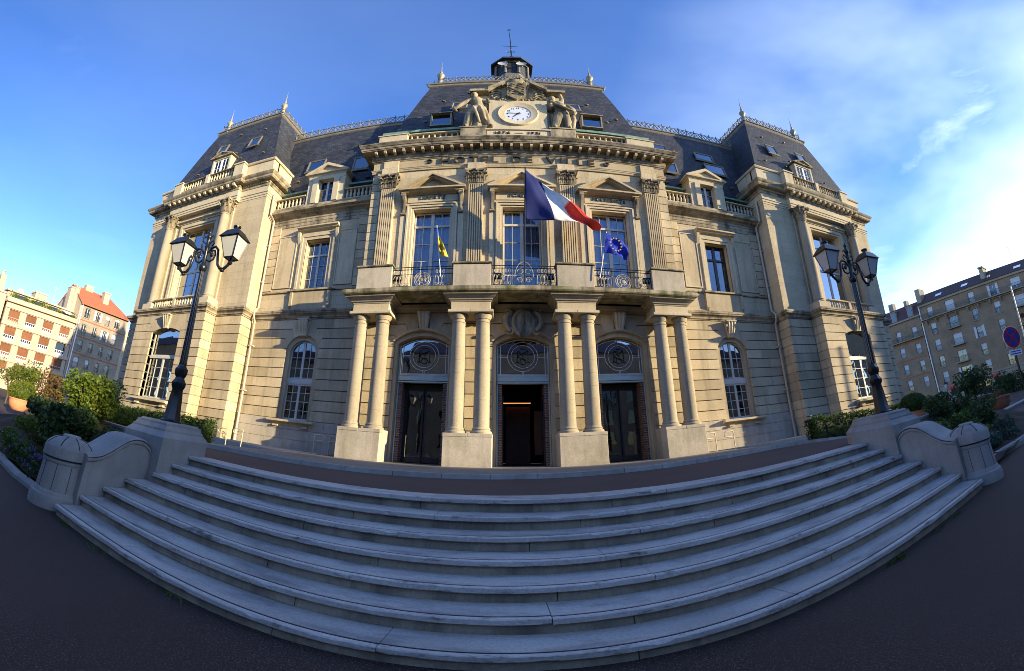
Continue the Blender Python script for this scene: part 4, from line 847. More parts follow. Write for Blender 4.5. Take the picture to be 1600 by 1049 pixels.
for q in (-1, 1):
    for k in range(5): ar.ell((ax + q * (.62 + .1 * k), 13.5, 17.55 + .05 * (k % 2)), (.12, .10, .09), 8, 5); ar.ell((ax + q * (.25 + .13 * k), 13.45, 17.33 + .04 * (k % 2)), (.1, .1, .07), 8, 5)
ar.obj('coat_of_arms', 'carve', TH, 45)
def statue(name, prims, loc):
    m_ = MB()
    for p in prims:
        if p[0] == 'e': m_.ell(p[1], p[2], 12, 8)
        else: m_.tube(p[1], p[2], 10)
    o = put(name, m_.mesh(name, 'carve'), TH, mat=Matrix.Translation(loc) @ Matrix.Diagonal((1.13, 1.1, 1.2, 1)))
    r = o.modifiers.new('fuse', 'REMESH'); r.mode = 'VOXEL'; r.voxel_size = .024; r.use_smooth_shade = True
    sm = o.modifiers.new('soften', 'SMOOTH'); sm.iterations = 2; sm.factor = .5
    return o
e, t = 'e', 't'
statue('statue', [   # left: striding woman, arm stretched down to the side, drapery blowing behind
    (e, (.02, .02, 2.40), (.14, .16, .19)), (e, (.03, .06, 2.50), (.16, .15, .13)), (t, [(.04, .03, 2.27), (.10, .03, 2.10)], [.08, .10]),
    (t, [(.10, .03, 2.10), (.16, .02, 1.82), (.20, .02, 1.50), (.22, 0, 1.32)], [.20, .27, .22, .29]), (e, (.02, -.08, 1.86), (.12, .11, .11)), (e, (.22, -.10, 1.84), (.12, .11, .11)),
    (t, [(-.06, .0, 2.02), (-.30, -.10, 1.75), (-.52, -.18, 1.45), (-.66, -.20, 1.28)], [.13, .11, .085, .07]), (e, (-.70, -.2, 1.22), (.10, .08, .09)), (t, [(-.75, -.2, 1.40), (-.62, -.2, 1.05)], [.05, .06]),
    (t, [(.28, .03, 2.02), (.50, .0, 1.85), (.62, -.1, 1.68)], [.12, .10, .08]), (t, [(.62, -.1, 1.68), (.56, -.2, 1.9)], [.07, .06]),
    (t, [(.14, 0, 1.34), (-.10, -.08, .80), (-.22, -.06, .14)], [.26, .21, .15]), (t, [(.30, 0, 1.32), (.48, -.05, .75), (.66, -.02, .16)], [.25, .19, .13]), (t, [(.2, .08, 1.3), (.18, .14, .6), (.2, .16, .05)], [.28, .3, .30]),
    (e, (-.26, -.14, .07), (.11, .2, .08)), (e, (.72, -.10, .07), (.12, .2, .08)),
    (t, [(.44, .05, 1.75), (.70, .08, 1.86), (.86, .08, 1.78)], [.07, .06, .04]), (t, [(.44, .05, 1.62), (.72, .08, 1.68), (.90, .08, 1.60)], [.07, .06, .04]), (t, [(.44, .05, 1.48), (.70, .08, 1.48), (.86, .08, 1.40)], [.08, .06, .04]),
    (t, [(.02, -.24, 1.3), (.16, -.30, .8), (.30, -.26, .2)], [.06, .07, .05]), (t, [(.30, -.22, 1.3), (.40, -.28, .9), (.50, -.24, .4)], [.06, .06, .05])], (C0 - 1.98, 13.52, 15.05))
statue('statue', [   # right: standing figure with an arm raised, sword belt and shield, a child at its side
    (e, (-.28, -.02, 2.12), (.14, .16, .19)), (e, (-.27, .03, 2.22), (.15, .15, .12)), (t, [(-.24, 0, 2.0), (-.14, .02, 1.86)], [.08, .10]),
    (t, [(-.12, .02, 1.88), (-.02, .02, 1.62), (.06, 0, 1.30), (.08, 0, 1.15)], [.20, .28, .22, .26]),
    (t, [(.06, .03, 1.85), (.12, .0, 2.15), (.06, -.02, 2.45), (.02, -.02, 2.62)], [.13, .10, .08, .06]), (e, (.02, -.02, 2.68), (.08, .07, .08)),
    (t, [(-.26, .0, 1.8), (-.42, -.12, 1.55), (-.30, -.24, 1.36)], [.12, .10, .08]), (t, [(-.40, -.26, 1.75), (.05, -.32, 1.30), (.55, -.30, 1.02)], [.05, .07, .06]),
    (t, [(.0, 0, 1.16), (-.12, -.10, .65), (-.22, -.08, .12)], [.23, .18, .13]), (t, [(.16, 0, 1.16), (.26, -.06, .65), (.28, -.04, .12)], [.22, .17, .12]), (t, [(.05, .1, 1.15), (.05, .14, .5), (.05, .14, .05)], [.2, .2, .2]),
    (e, (-.26, -.16, .07), (.10, .19, .08)), (e, (.32, -.14, .07), (.10, .19, .08)), (t, [(.34, .04, 1.75), (.44, .02, 1.5), (.46, 0, 1.1)], [.12, .17, .12]), (e, (.50, -.08, 1.28), (.16, .10, .30)),
    (t, [(.5, .02, 1.2), (.56, 0, .8), (.48, .0, .1)], [.10, .10, .08]), (t, [(-.5, .14, 1.2), (-.5, .14, .6), (-.5, .14, .05)], [.15, .15, .18]), (e, (-.5, .1, 1.42), (.13, .13, .15)), (t, [(.52, -.1, 1.05), (.62, -.12, 1.22)], [.08, .09])], (C0 + 1.86, 13.52, 15.05))
# ------------------------------------------------------------------ balcony blocks and railings
for s in (-1, 1):
    for xa, xb in ((1.17, 2.52), (4.78, 6.13)):
        m_ = MB(s); m_.cbox(xa, xb, 12.66, 13.05, 6.22, 7.11, .01); b_ = m_.obj('balcony_block', 'plinth', TH); MB(s).cbox(xa - .05, xb + .05, 12.60, 13.1, 7.115, 7.19, .015).obj('block_cap', 'slab', b_)
def railing(xa, xb, y, big):
    m_ = MB(); xc = (xa + xb) / 2; t = .013
    for z in (7.08, 6.98): m_.tube([(xa, y, z), (xb, y, z)], .016, 6)
    m_.tube([(xa, y, 6.30), (xb, y, 6.30)], .014, 6); m_.tube([(xa, y, 6.78), (xb, y, 6.78)], .011, 5)
    for x in (xa + .02, xb - .02, xc - .42, xc + .42): m_.tube([(x, y, 6.23), (x, y, 7.08)], .014, 6)
    o = m_.obj('balcony_railing', 'iron', TH, 60); g = MB()
    if big != 1:
        for r in (.30, .24, .13): g.tube([(xc + r * math.cos(a), y, 6.56 + r * math.sin(a)) for a in lin(0, 2 * PI, 24)[:-1]], .016, 5, closed=True)
        for k in range(8): a = 2 * PI * k / 8; g.tube([(xc + .13 * math.cos(a), y, 6.56 + .13 * math.sin(a)), (xc + .24 * math.cos(a + .4), y, 6.56 + .24 * math.sin(a + .4))], .013, 5)
        g.ell((xc, y, 6.56), (.09, .02, .09), 12, 6)
    else:
        g.tube([(xc + .33 * math.cos(a), y, 6.62 + .62 * math.sin(a)) for a in lin(0, PI, 20)], .014, 5)
        for q in (-1, 1): g.tube([(xc + q * (.15 + .11 * math.cos(a) * (1 - j * .03)), y, 6.5 + .12 * math.sin(a) * (1 - j * .03)) for j, a in enumerate(lin(0, 9, 24))], .012, 5); g.tube([(xc + q * (.14 + .10 * math.cos(a)), y, 6.85 + .10 * math.sin(a)) for a in lin(0, 5.5, 14)], .012, 5)
    for q in (-1, 1):
        x = xc + q * .47
        while abs(x - xc) < (xb - xa) / 2 - .06:
            g.tube([(x + q * .05 + .05 * math.cos(a), y, 6.60 + .13 * math.sin(a)) for a in lin(0, PI, 8)], .011, 5); g.tube([(x, y, 6.40), (x, y, 6.6)], .011, 5); g.tube([(x + q * .05 + .045 * math.cos(a), y, 6.38 + .05 * math.sin(a)) for a in lin(0, 2 * PI, 9)[:-1]], .010, 5, closed=True)
            g.tube([(x + q * .05 + .03 * math.cos(a), y, 6.88 + .08 * math.sin(a)) for a in lin(0, 2 * PI, 9)[:-1]], .008, 4, closed=True); x += q * .125
    g.obj('railing_ornament', 'ironw', o, 60)
railing(-4.78, -2.52, 12.78, 0); railing(-1.17, 1.17, 12.78, 1); railing(2.52, 4.78, 12.78, 2)
# ------------------------------------------------------------------ roofs
def crest(path, z, h, name, closed=False, mat='crestm'):
    m_ = MB(); P = [Vector(p) for p in path]; k = len(P)
    for i in range(k if closed else k - 1):
        a, b = P[i], P[(i + 1) % k]; d = b - a; L = d.length; n = max(2, int(L / .52)); d.normalize()
        for zz in (z + .06, z + h): m_.tube([(a.x, a.y, zz), (b.x, b.y, zz)], .022, 5)
        for j in range(n + 1):
            p = a + d * L * j / n; m_.tube([(p.x, p.y, z - .05), (p.x, p.y, z + h + .12)], .03, 5); m_.ell((p.x, p.y, z + h + .13), (.035, .035, .05), 6, 4)
            if j < n:
                q = a + d * L * (j + .5) / n; u = L / n / 2
                m_.tube([(q.x - d.x * u, q.y - d.y * u, z + .08), (q.x, q.y, z + h * .98), (q.x + d.x * u, q.y + d.y * u, z + .08)], .024, 4); m_.tube([(q.x - d.x * u, q.y - d.y * u, z + h), (q.x, q.y, z + .12), (q.x + d.x * u, q.y + d.y * u, z + h)], .024, 4)
                m_.tube([(q.x + d.x * .11 * math.cos(w_), q.y + d.y * .11 * math.cos(w_), z + h * .52 + .13 * math.sin(w_)) for w_ in lin(0, 2 * PI, 8)[:-1]], .016, 4, closed=True)
    return m_.obj(name, mat, TH)
def finial_mesh(name, h):
    return MB().lathe(0, 0, [(.13, -.25), (.13, .25), (.17, .28), (.12, .36), (.10, .55), (.17, .66), (.23, .82), (.21, .98), (.10, 1.10), (.06, 1.25), (.09, 1.33), (.045, 1.5), (.03, 1.9), (.045, 1.95), (.02, 2.05), (.006, h)], 14).mesh(name, 'zinc', 40)
fin = finial_mesh('finial', 2.75)
def mansard(name, x0, x1, y0, y1, z0, u0, u1, v0, v1, z1, s=1, sag=.10):
    m_ = MB(s); n = 8; rows = []
    for i in range(n + 1):
        t = i / n; b = sag * math.sin(PI * t) * (1 - t) ; tt = t + b * .6
        rows.append((x0 + (u0 - x0) * tt, x1 + (u1 - x1) * tt, y0 + (v0 - y0) * tt, y1 + (v1 - y1) * tt, z0 + (z1 - z0) * t))
    vs = [];
    for a, b, c, d, z in rows: vs += [(a, c, z), (b, c, z), (b, d, z), (a, d, z)]
    fs = [(4 * j + i, 4 * j + (i + 1) % 4, 4 * j + 4 + (i + 1) % 4, 4 * j + 4 + i) for j in range(n) for i in range(4)] + [(4 * n, 4 * n + 1, 4 * n + 2, 4 * n + 3)]
    return m_.add(vs, fs).obj(name, 'slate', TH)
RC = mansard('main_roof', -6.15, 6.15, 13.95, 25.8, 14.75, -4.95, 4.95, 17.0, 23.0, 23.65, sag=.06)
rm = MB(); rm.sweep([(-4.95, 17.0), (4.95, 17.0), (4.95, 23.0), (-4.95, 23.0)], [(-.3, 23.45), (.04, 23.45), (.12, 23.55), (.10, 23.75), (.16, 23.80), (.16, 23.92), (.05, 23.98), (.05, 24.12), (-.3, 24.15)], closed=True); rm.box(-4.8, 4.8, 17.1, 22.9, 23.8, 24.13); rm.obj('roof_ridge', 'lead', RC, 30)
crest([(-4.6, 17.05), (4.5, 17.05)], 24.2, .50, 'roof_crest'); crest([(-4.85, 17.3), (-4.85, 22.5)], 24.2, .50, 'roof_crest'); crest([(4.75, 17.3), (4.75, 22.5)], 24.2, .50, 'roof_crest')
for x in (-4.45, 4.35): put('finial', fin, TH, (x, 17.05, 24.2))
for q in (-1, 1): MB().tube([(q * 4.9, 17.0, 23.9), (q * 5.12, 16.95, 23.7), (q * 5.2, 16.9, 23.95)], [.08, .1, .06], 6).obj('ridge_scroll', 'lead', TH, 50)
def slope_pt(y0, z0, y1, z1, z): return y0 + (y1 - y0) * (z - z0) / (z1 - z0)
def skylight(s, xc, w, za, zb, yf, parent=TH, dorm=False):
    ya, yb = yf(za), yf(zb); m_ = MB(s); o = .10
    q = [(xc - w, ya - o, za), (xc + w, ya - o, za), (xc + w, yb - o, zb), (xc - w, yb - o, zb)]; f = .05
    for (a, b) in ((0, 1), (1, 2), (2, 3), (3, 0)): m_.tube([q[a], q[b]], f, 4)
    m_.tube([(xc - w - .1, ya - o - .03, za - .09), (xc + w + .1, ya - o - .03, za - .09)], .045, 4)
    if dorm:
        m_ = MB(s); yv = ya - .16; m_.box(xc - w - .06, xc - w, yv, yb + .1, za - .06, zb + .02); m_.box(xc + w, xc + w + .06, yv, yb + .1, za - .06, zb + .02); m_.box(xc - w - .12, xc + w + .12, yv - .06, yb + .12, zb + .02, zb + .07); m_.box(xc - w - .08, xc + w + .08, yv - .04, ya + .1, za - .12, za - .06)
        q = [(xc - w, yv + .06, za - .06), (xc + w, yv + .06, za - .06), (xc + w, yv + .14, zb + .02), (xc - w, yv + .14, zb + .02)]
    sk = m_.obj('roof_window', 'lead' if not dorm else 'zinc', parent); g = MB(s)
    g.add([(a, b + .01, c) for a, b, c in q] + [(a, b + .05, c) for a, b, c in q], [(0, 1, 2, 3), (7, 6, 5, 4), (0, 4, 5, 1), (1, 5, 6, 2), (2, 6, 7, 3), (3, 7, 4, 0)]); g.obj('pane', 'sky', sk)
yc_ = lambda z: slope_pt(13.95, 14.75, 17.0, 23.65, z) - .05
skylight(-1, 3.68, .44, 16.55, 17.45, yc_, dorm=True); skylight(1, 3.45, .44, 16.65, 17.55, yc_, dorm=True)
skylight(-1, 2.98, .36, 18.95, 19.75, yc_); skylight(1, 2.75, .36, 18.95, 19.75, yc_)
for x, z in ((-4.5, 17.2), (-3.9, 20.3), (-2.6, 21.6), (4.3, 17.6), (3.6, 20.1), (2.4, 21.4), (4.9, 18.2)): MB().ell((x, yc_(z) - .06, z), (.13, .10, .06), 8, 4).obj('roof_vent', 'lead', RC)
# lantern with weather vane
LX, LY = -.25, 18.3
oct_ = lambda r: [(LX + r * math.cos(PI / 8 + i * PI / 4), LY + r * math.sin(PI / 8 + i * PI / 4)) for i in range(8)]
ln_ = MB(); ln_.pz(oct_(1.05), 24.1, 25.6); 
for i in range(8):
    a = PI / 8 + i * PI / 4; ln_.lathe(LX + 1.05 * math.cos(a), LY + 1.05 * math.sin(a), [(.09, 25.6), (.09, 27.2)], 8)
ln_.pz(oct_(1.12), 27.15, 27.3); LN = ln_.obj('roof_lantern', 'crestm', TH)
MB().pz(oct_(.98), 25.6, 27.2).obj('lantern_core', 'slate', LN)
lr = MB(); lr.pz(oct_(1.40), 27.28, 27.46); lr.pz(oct_(1.36), 27.46, 28.55, oct_(.42)); lr.lathe(LX, LY, [(.40, 28.5), (.44, 28.62), (.3, 28.75), (.12, 28.95), (.2, 29.1), (.22, 29.25), (.1, 29.4), (.05, 29.6)], 12); lr.obj('lantern_roof', 'slate', LN, 25)
for q in (-1, 1):
    hn = MB(); hn.lathe(0, 0, [(.10, 0), (.12, .2), (.3, .45), (.32, .46), (.25, .40)], 14); hn.v = [(LX + q * .55 + v[0], LY - .95 - v[2] * .7, 26.5 + v[1] * .7) for v in hn.v]; hn.obj('siren_horn', 'greyf', LN, 40)
vn = MB(); vn.tube([(LX, LY, 29.5), (LX - .06, LY, 32.0), (LX - .16, LY, 34.2)], [.05, .035, .02], 8); vn.tube([(LX - .6, LY, 31.3), (LX + .4, LY, 31.2)], .02, 5); vn.tube([(LX - .07, LY - .5, 30.9), (LX - .05, LY + .5, 30.9)], .02, 5); vn.tube([(LX - .15 + .12 * math.cos(a), LY, 34.35 + .12 * math.sin(a)) for a in lin(0, 2 * PI, 10)[:-1]], .02, 5, closed=True)
for a in lin(0, 2 * PI, 4)[:-1]: vn.tube([(LX - .04 + .3 * math.cos(a) * math.sin(u), LY + .3 * math.sin(a) * math.sin(u), 30.1 + .35 * (u / PI)) for u in lin(0, PI, 8)], .015, 4)
vn.obj('weather_vane', 'iron', TH, 60)
# wings: mansard, ridge, dormers, balustrades; pavilions
for s in (-1, 1):
    rw = MB(s); pr = [(14.85, 12.0), (14.95, 13.4), (15.25, 15.2), (15.85, 17.5), (16.6, 19.45), (16.6, 19.5), (22, 19.5), (24.6, 12.0)]; rw.px(pr, 5.6, 13.6); RW = rw.obj('wing_roof', 'slate', TH)
    yw = lambda z: next((a + (c - a) * (z - b) / (d - b) for (a, b), (c, d) in zip(pr, pr[1:5]) if b <= z <= d), 16.6)
    rg = MB(s); rg.sweep([(5.6, 16.6), (13.4, 16.6)], [(-.3, 19.25), (.05, 19.25), (.10, 19.35), (.08, 19.48), (.13, 19.52), (.12, 19.62), (-.3, 19.66)]); rg.obj('roof_ridge', 'lead', RW)
    crest([(s * 5.7, 16.65), (s * 13.1, 16.65)], 19.72, .52, 'roof_crest')
    gt = MB(s); gt.px([(14.58, 13.04), (14.56, 13.13), (15.0, 13.19), (15.0, 13.04)], 6.4, 7.95); gt.px([(14.58, 13.04), (14.56, 13.13), (15.0, 13.19), (15.0, 13.04)], 9.98, 11.8); gt.objs('gutter', 'copper', TH)
    m_ = MB(s); m_.box(6.33, 11.76, YW - .12, YW + .4, 11.5, 11.84); m_.obj('parapet_base', 'weath', TH)
    balustrade(s, 6.40, 7.93, YW + .02, 11.84, 8, .68); balustrade(s, 10.02, 11.70, YW + .02, 11.84, 8, .68)
    dm = MB(s); xc = 8.97; 
    dm.box(xc - .98, xc - .44, YW - .10, YW + .5, 11.84, 13.35); dm.box(xc + .44, xc + .98, YW - .10, YW + .5, 11.84, 13.35); dm.box(xc - .70, xc - .42, YW - .17, YW + .4, 11.845, 13.34); dm.box(xc + .42, xc + .70, YW - .17, YW + .4, 11.845, 13.34); dm.box(xc - .98, xc + .98, YW - .12, YW + .5, 13.352, 13.66)
    dm.box(xc - .97, xc + .97, YW + .5, 16.2, 11.9, 13.7); dm.py([(xc - .9, 13.7), (xc + .9, 13.7), (xc, 14.35)], YW + .3, 16.6); DM = dm.obj('dormer', 'pale', TH)
    pd = MB(s); pd.sweep([(xc - .98, YW + .5), (xc - .98, YW - .10), (xc + .98, YW - .10), (xc + .98, YW + .5)], [(-.1, 13.60), (.04, 13.60), (.06, 13.66), (.16, 13.69), (.18, 13.76), (-.1, 13.78)])
    for q in (-1, 1): pd.py([(xc + q * 1.14, 13.775), (xc, 14.40), (xc, 14.22), (xc + q * .84, 13.775)], YW - .27, YW + .7)
    pd.py([(xc - 1.0, 13.77), (xc + 1.0, 13.77), (xc, 14.26)], YW - .12, YW + .6); pd.obj('dormer_pediment', 'pale', DM)
    window(s, xc, .42, 11.88, 13.34, YW + .12, 2, [11.88, 12.8, 13.34], 'whitef', 'glass', TH, sash=.05, name='dormer_window', bars=.02)
    if s < 0: skylight(s, 10.35, .48, 15.0, 15.95, yw); skylight(s, 7.7, .40, 14.45, 15.5, yw)
    else: skylight(s, 7.35, .42, 16.6, 17.3, yw); skylight(s, 10.1, .55, 16.55, 17.25, yw); skylight(s, 10.5, .60, 15.3, 16.2, yw); skylight(s, 7.55, .4, 14.6, 15.4, yw)
    for x, z in ((8.2, 16.9), (11.2, 14.3), (9.4, 15.2), (7.2, 13.7)): MB(s).ell((x, yw(z) - .05, z), (.13, .10, .06), 8, 4).obj('roof_vent', 'lead', RW)
    # pavilion upper floor
    window(s, 16.1, 1.16, 6.42, 11.33, YP + .40, 2 if s > 0 else 4, [6.42, 8.9, 10.4, 11.33] if s > 0 else [6.42, 7.1, 7.8, 8.6, 11.33], 'greyf' if s > 0 else 'whitef', 'glassr', TH, sash=.075, trans=(8.9 if s > 0 else 8.6, .13))
    fr = MB(s)
    for (a, o, yy) in ((1.18, 1.30, .03), (1.30, 1.50, .09)):
        t = 11.33 + (o - 1.18); fr.box(16.1 - o, 16.1 - a, YP - yy, YP + .38, 6.13, t); fr.box(16.1 + a, 16.1 + o, YP - yy, YP + .38, 6.13, t); fr.box(16.1 - a, 16.1 + a, YP - yy, YP + .38, 11.33 + (a - 1.18), t)
    fr.sweep([(14.4, YP), (17.8, YP)], [(-.02, 11.66), (.12, 11.68), (.14, 11.76), (.26, 11.80), (.26, 11.86), (-.02, 11.88)]); fr.obj('window_frame', 'pale', TH)
    for xcol in (13.95, 18.25):
        q = MB(s); q.cbox(xcol - .40, xcol + .40, YB - .02 + .05, YP + .02, 6.10, 6.48, .012); q.obj('column_plinth', 'pale', TH)
        if 'ccol' not in globals(): globals()['ccol'] = MB().lathe(0, 0, [(.36, 0), (.37, .06), (.33, .10), (.30, .12), (.33, .17), (.29, .21), (.275, .24), (.283, 1.6), (.275, 3.2), (.24, 4.88), (.27, 4.89), (.27, 4.94), (.24, 4.95)], 24).mesh('pavilion_column', 'colm', 30); globals()['ccap'] = capital_mesh('column_capital', .80, .88, .25, 'carve')
        put('pavilion_column', ccol, TH, (s * xcol, 13.06, 6.48)); put('column_capital', ccap, TH, (s * xcol, 13.06, 11.42))
        MB(s).box(xcol - .26, xcol + .26, YP - .07, YP + .02, 6.13, 12.3).obj('respond', 'pale', TH)
    for a, b, n_ in ((14.40, 16.0, 8), (16.2, 17.80, 8)): balustrade(s, a, b, 12.86, 6.10, n_, .58)
    MB(s).cbox(16.0, 16.2, 12.74, 12.98, 6.10, 6.66, .01).obj('balcony_pier', 'pale', TH)
    MB(s).sweep([(11.75, YW + .1), (11.75, YP), (13.48, YP), (13.48, 13.14), (18.72, 13.14), (18.72, YP), (20.5, YP), (20.5, YK)], [(-.4, 12.30), (.02, 12.30), (.02, 12.42), (.05, 12.43), (.05, 12.55), (.09, 12.58), (.09, 12.62), (.015, 12.63), (.015, 13.02), (-.4, 13.02)]).obj('pavilion_architrave', 'pale', TH, 25)
    MB(s).sweep([(11.75, 16.6), (11.75, YP), (13.48, YP), (13.48, 13.14), (18.72, 13.14), (18.72, YP), (20.5, YP), (20.5, YK)], [(-.4, 13.02), (.04, 13.02), (.06, 13.07), (.06, 13.17), (.10, 13.20), (.10, 13.30), (.34, 13.32), (.36, 13.36), (.38, 13.37), (.38, 13.50), (.42, 13.53), (.47, 13.62), (.49, 13.68), (.2, 13.73), (-.4, 13.73)]).obj('main_cornice', 'weath', TH, 25)
    for i in range(13): put('modillion', mdm, TH, mat=Matrix.Translation((s * (13.62 + 4.96 * i / 12), 13.14 - .09, 13.15)) @ Matrix.Diagonal((.80, .80, .58, 1)))
    dt = MB(s); n_ = 14
    for i in range(n_): x = 11.80 + 1.6 * i / n_; dt.box(x, x + .07, YP - .14, YP, 13.19, 13.295)
    for i in range(n_): x = 18.80 + 1.6 * i / n_; dt.box(x, x + .07, YP - .14, YP, 13.19, 13.295)
    stuff(dt.obj('dentil_row', 'pale', TH))
    at = MB(s); at.cbox(11.72, 13.5, YP - .02, YP + .5, 13.72, 14.85, .01); at.cbox(18.7, 20.3, YP - .02, YP + .5, 13.72, 14.85, .01); at.box(11.72, 12.2, YP + .4, 17.0, 13.72, 14.85); at.box(19.9, 20.3, YP + .4, YK - 1, 13.72, 14.85)
    at.sweep([(11.72, 17.0), (11.72, YP - .02), (13.5, YP - .02)], [(-.3, 14.85), (.06, 14.85), (.10, 14.92), (.10, 14.98), (-.3, 15.0)]); at.sweep([(18.7, YP - .02), (20.3, YP - .02), (20.3, 20)], [(-.3, 14.85), (.06, 14.85), (.10, 14.92), (.10, 14.98), (-.3, 15.0)]); at.objs('attic_wall', 'pale', TH)
    for a, b in ((13.42, 14.05), (18.1, 18.75)): q = MB(s); q.cbox(a, b, 13.02, YP + .4, 13.72, 14.90, .01); q.box(a - .05, b + .05, 12.97, YP + .4, 14.90, 14.99); q.obj('attic_pier', 'pale', TH)
    q = MB(s); q.box(14.05, 18.1, 13.08, 13.5, 13.72, 14.25); q.obj('attic_base', 'weath', TH)
    for a, b in ((14.06, 15.95), (16.2, 18.09)): balustrade(s, a, b, 13.24, 14.25, 9, .68, 'weath')
    MB(s).cbox(15.95, 16.2, 13.06, 13.42, 14.25, 14.94, .01).obj('attic_pier', 'pale', TH)
    gt = MB(s); gt.px([(13.42, 15.0), (13.39, 15.08), (13.85, 15.16), (13.85, 15.0)], 11.8, 13.4); gt.px([(13.42, 15.0), (13.39, 15.08), (13.85, 15.16), (13.85, 15.0)], 18.8, 20.2); gt.objs('gutter', 'copper', TH)
    PR = mansard('pavilion_roof', 11.95, 19.95, 13.6, 24.0, 14.95, 13.5, 18.5, 15.25, 21.5, 21.25, s, .05)
    rg = MB(s); rg.sweep([(13.5, 15.25), (18.5, 15.25), (18.5, 21.5), (13.5, 21.5)], [(-.3, 21.05), (.03, 21.05), (.09, 21.15), (.08, 21.30), (.14, 21.34), (.13, 21.44), (-.3, 21.5)], closed=True); rg.box(13.6, 18.4, 15.4, 21.4, 21.2, 21.45); rg.obj('roof_ridge', 'lead', PR)
    crest([(s * 13.5, 15.25), (s * 18.3, 15.25)], 21.5, .50, 'roof_crest'); crest([(s * 13.5, 15.3), (s * 13.5, 21.3)], 21.5, .50, 'roof_crest')
    put('finial', fin, TH, mat=Matrix.Translation((s * 13.5, 15.25, 21.45)) @ Matrix.Diagonal((.9, .9, .88, 1))); put('finial', fin, TH, mat=Matrix.Translation((s * 17.8, 15.25, 21.45)) @ Matrix.Diagonal((.9, .9, .88, 1)))
    MB(s).tube([(18.4, 15.25, 21.4), (18.6, 15.2, 21.25), (18.66, 15.15, 21.5)], [.07, .09, .05], 6).obj('ridge_scroll', 'lead', TH, 50)
    yp = lambda z: slope_pt(13.6, 14.95, 15.25, 21.25, z) - .06
    skylight(s, 14.15, .36, 17.45, 18.35, yp); skylight(s, 16.75, .36, 17.85, 18.7, yp)
    for x, z in ((13.0, 16.2), (14.6, 16.3), (15.3, 17.2), (14.0, 19.4), (16.0, 19.8), (17.8, 16.0), (17.2, 18.9)): MB(s).ell((x, yp(z) - .04, z), (.11, .09, .05), 8, 4).obj('roof_vent', 'lead', PR)
    dm = MB(s); xc = 15.85; yf = 13.62
    dm.box(xc - .70, xc - .58, yf, 14.6, 14.9, 16.55); dm.box(xc + .58, xc + .70, yf, 14.6, 14.9, 16.55); dm.box(xc - .70, xc + .70, yf, 14.9, 16.552, 16.74); DM = dm.obj('dormer', 'pale', PR)
    pd = MB(s)
    for q in (-1, 1): pd.py([(xc + q * .86, 16.74), (xc, 17.16), (xc, 17.06), (xc + q * .66, 16.74)], yf - .14, 14.8)
    pd.box(xc - .86, xc + .86, yf - .13, 14.7, 16.69, 16.738); pd.py([(xc - .8, 16.745), (xc + .8, 16.745), (xc, 17.1)], yf - .04, 14.9); pd.obj('dormer_pediment', 'weath', PR)
    window(s, xc, .575, 15.2, 16.54, yf + .06, 4, [15.2, 15.85, 16.54], 'white', 'glass', TH, sash=.07, name='dormer_window')
# back of the building, closing it
bk = MB(); bk.box(-20.4, 20.4, YK - .4, YK, 0, 14.9); bk.box(-20.3, 20.3, 15.4, YK - .4, 13.05, 13.2); bk.box(-20.0, 20.0, 15.0, YK - .4, 5.75, 5.95); bk.obj('rear_wall', 'ashlar', TH)
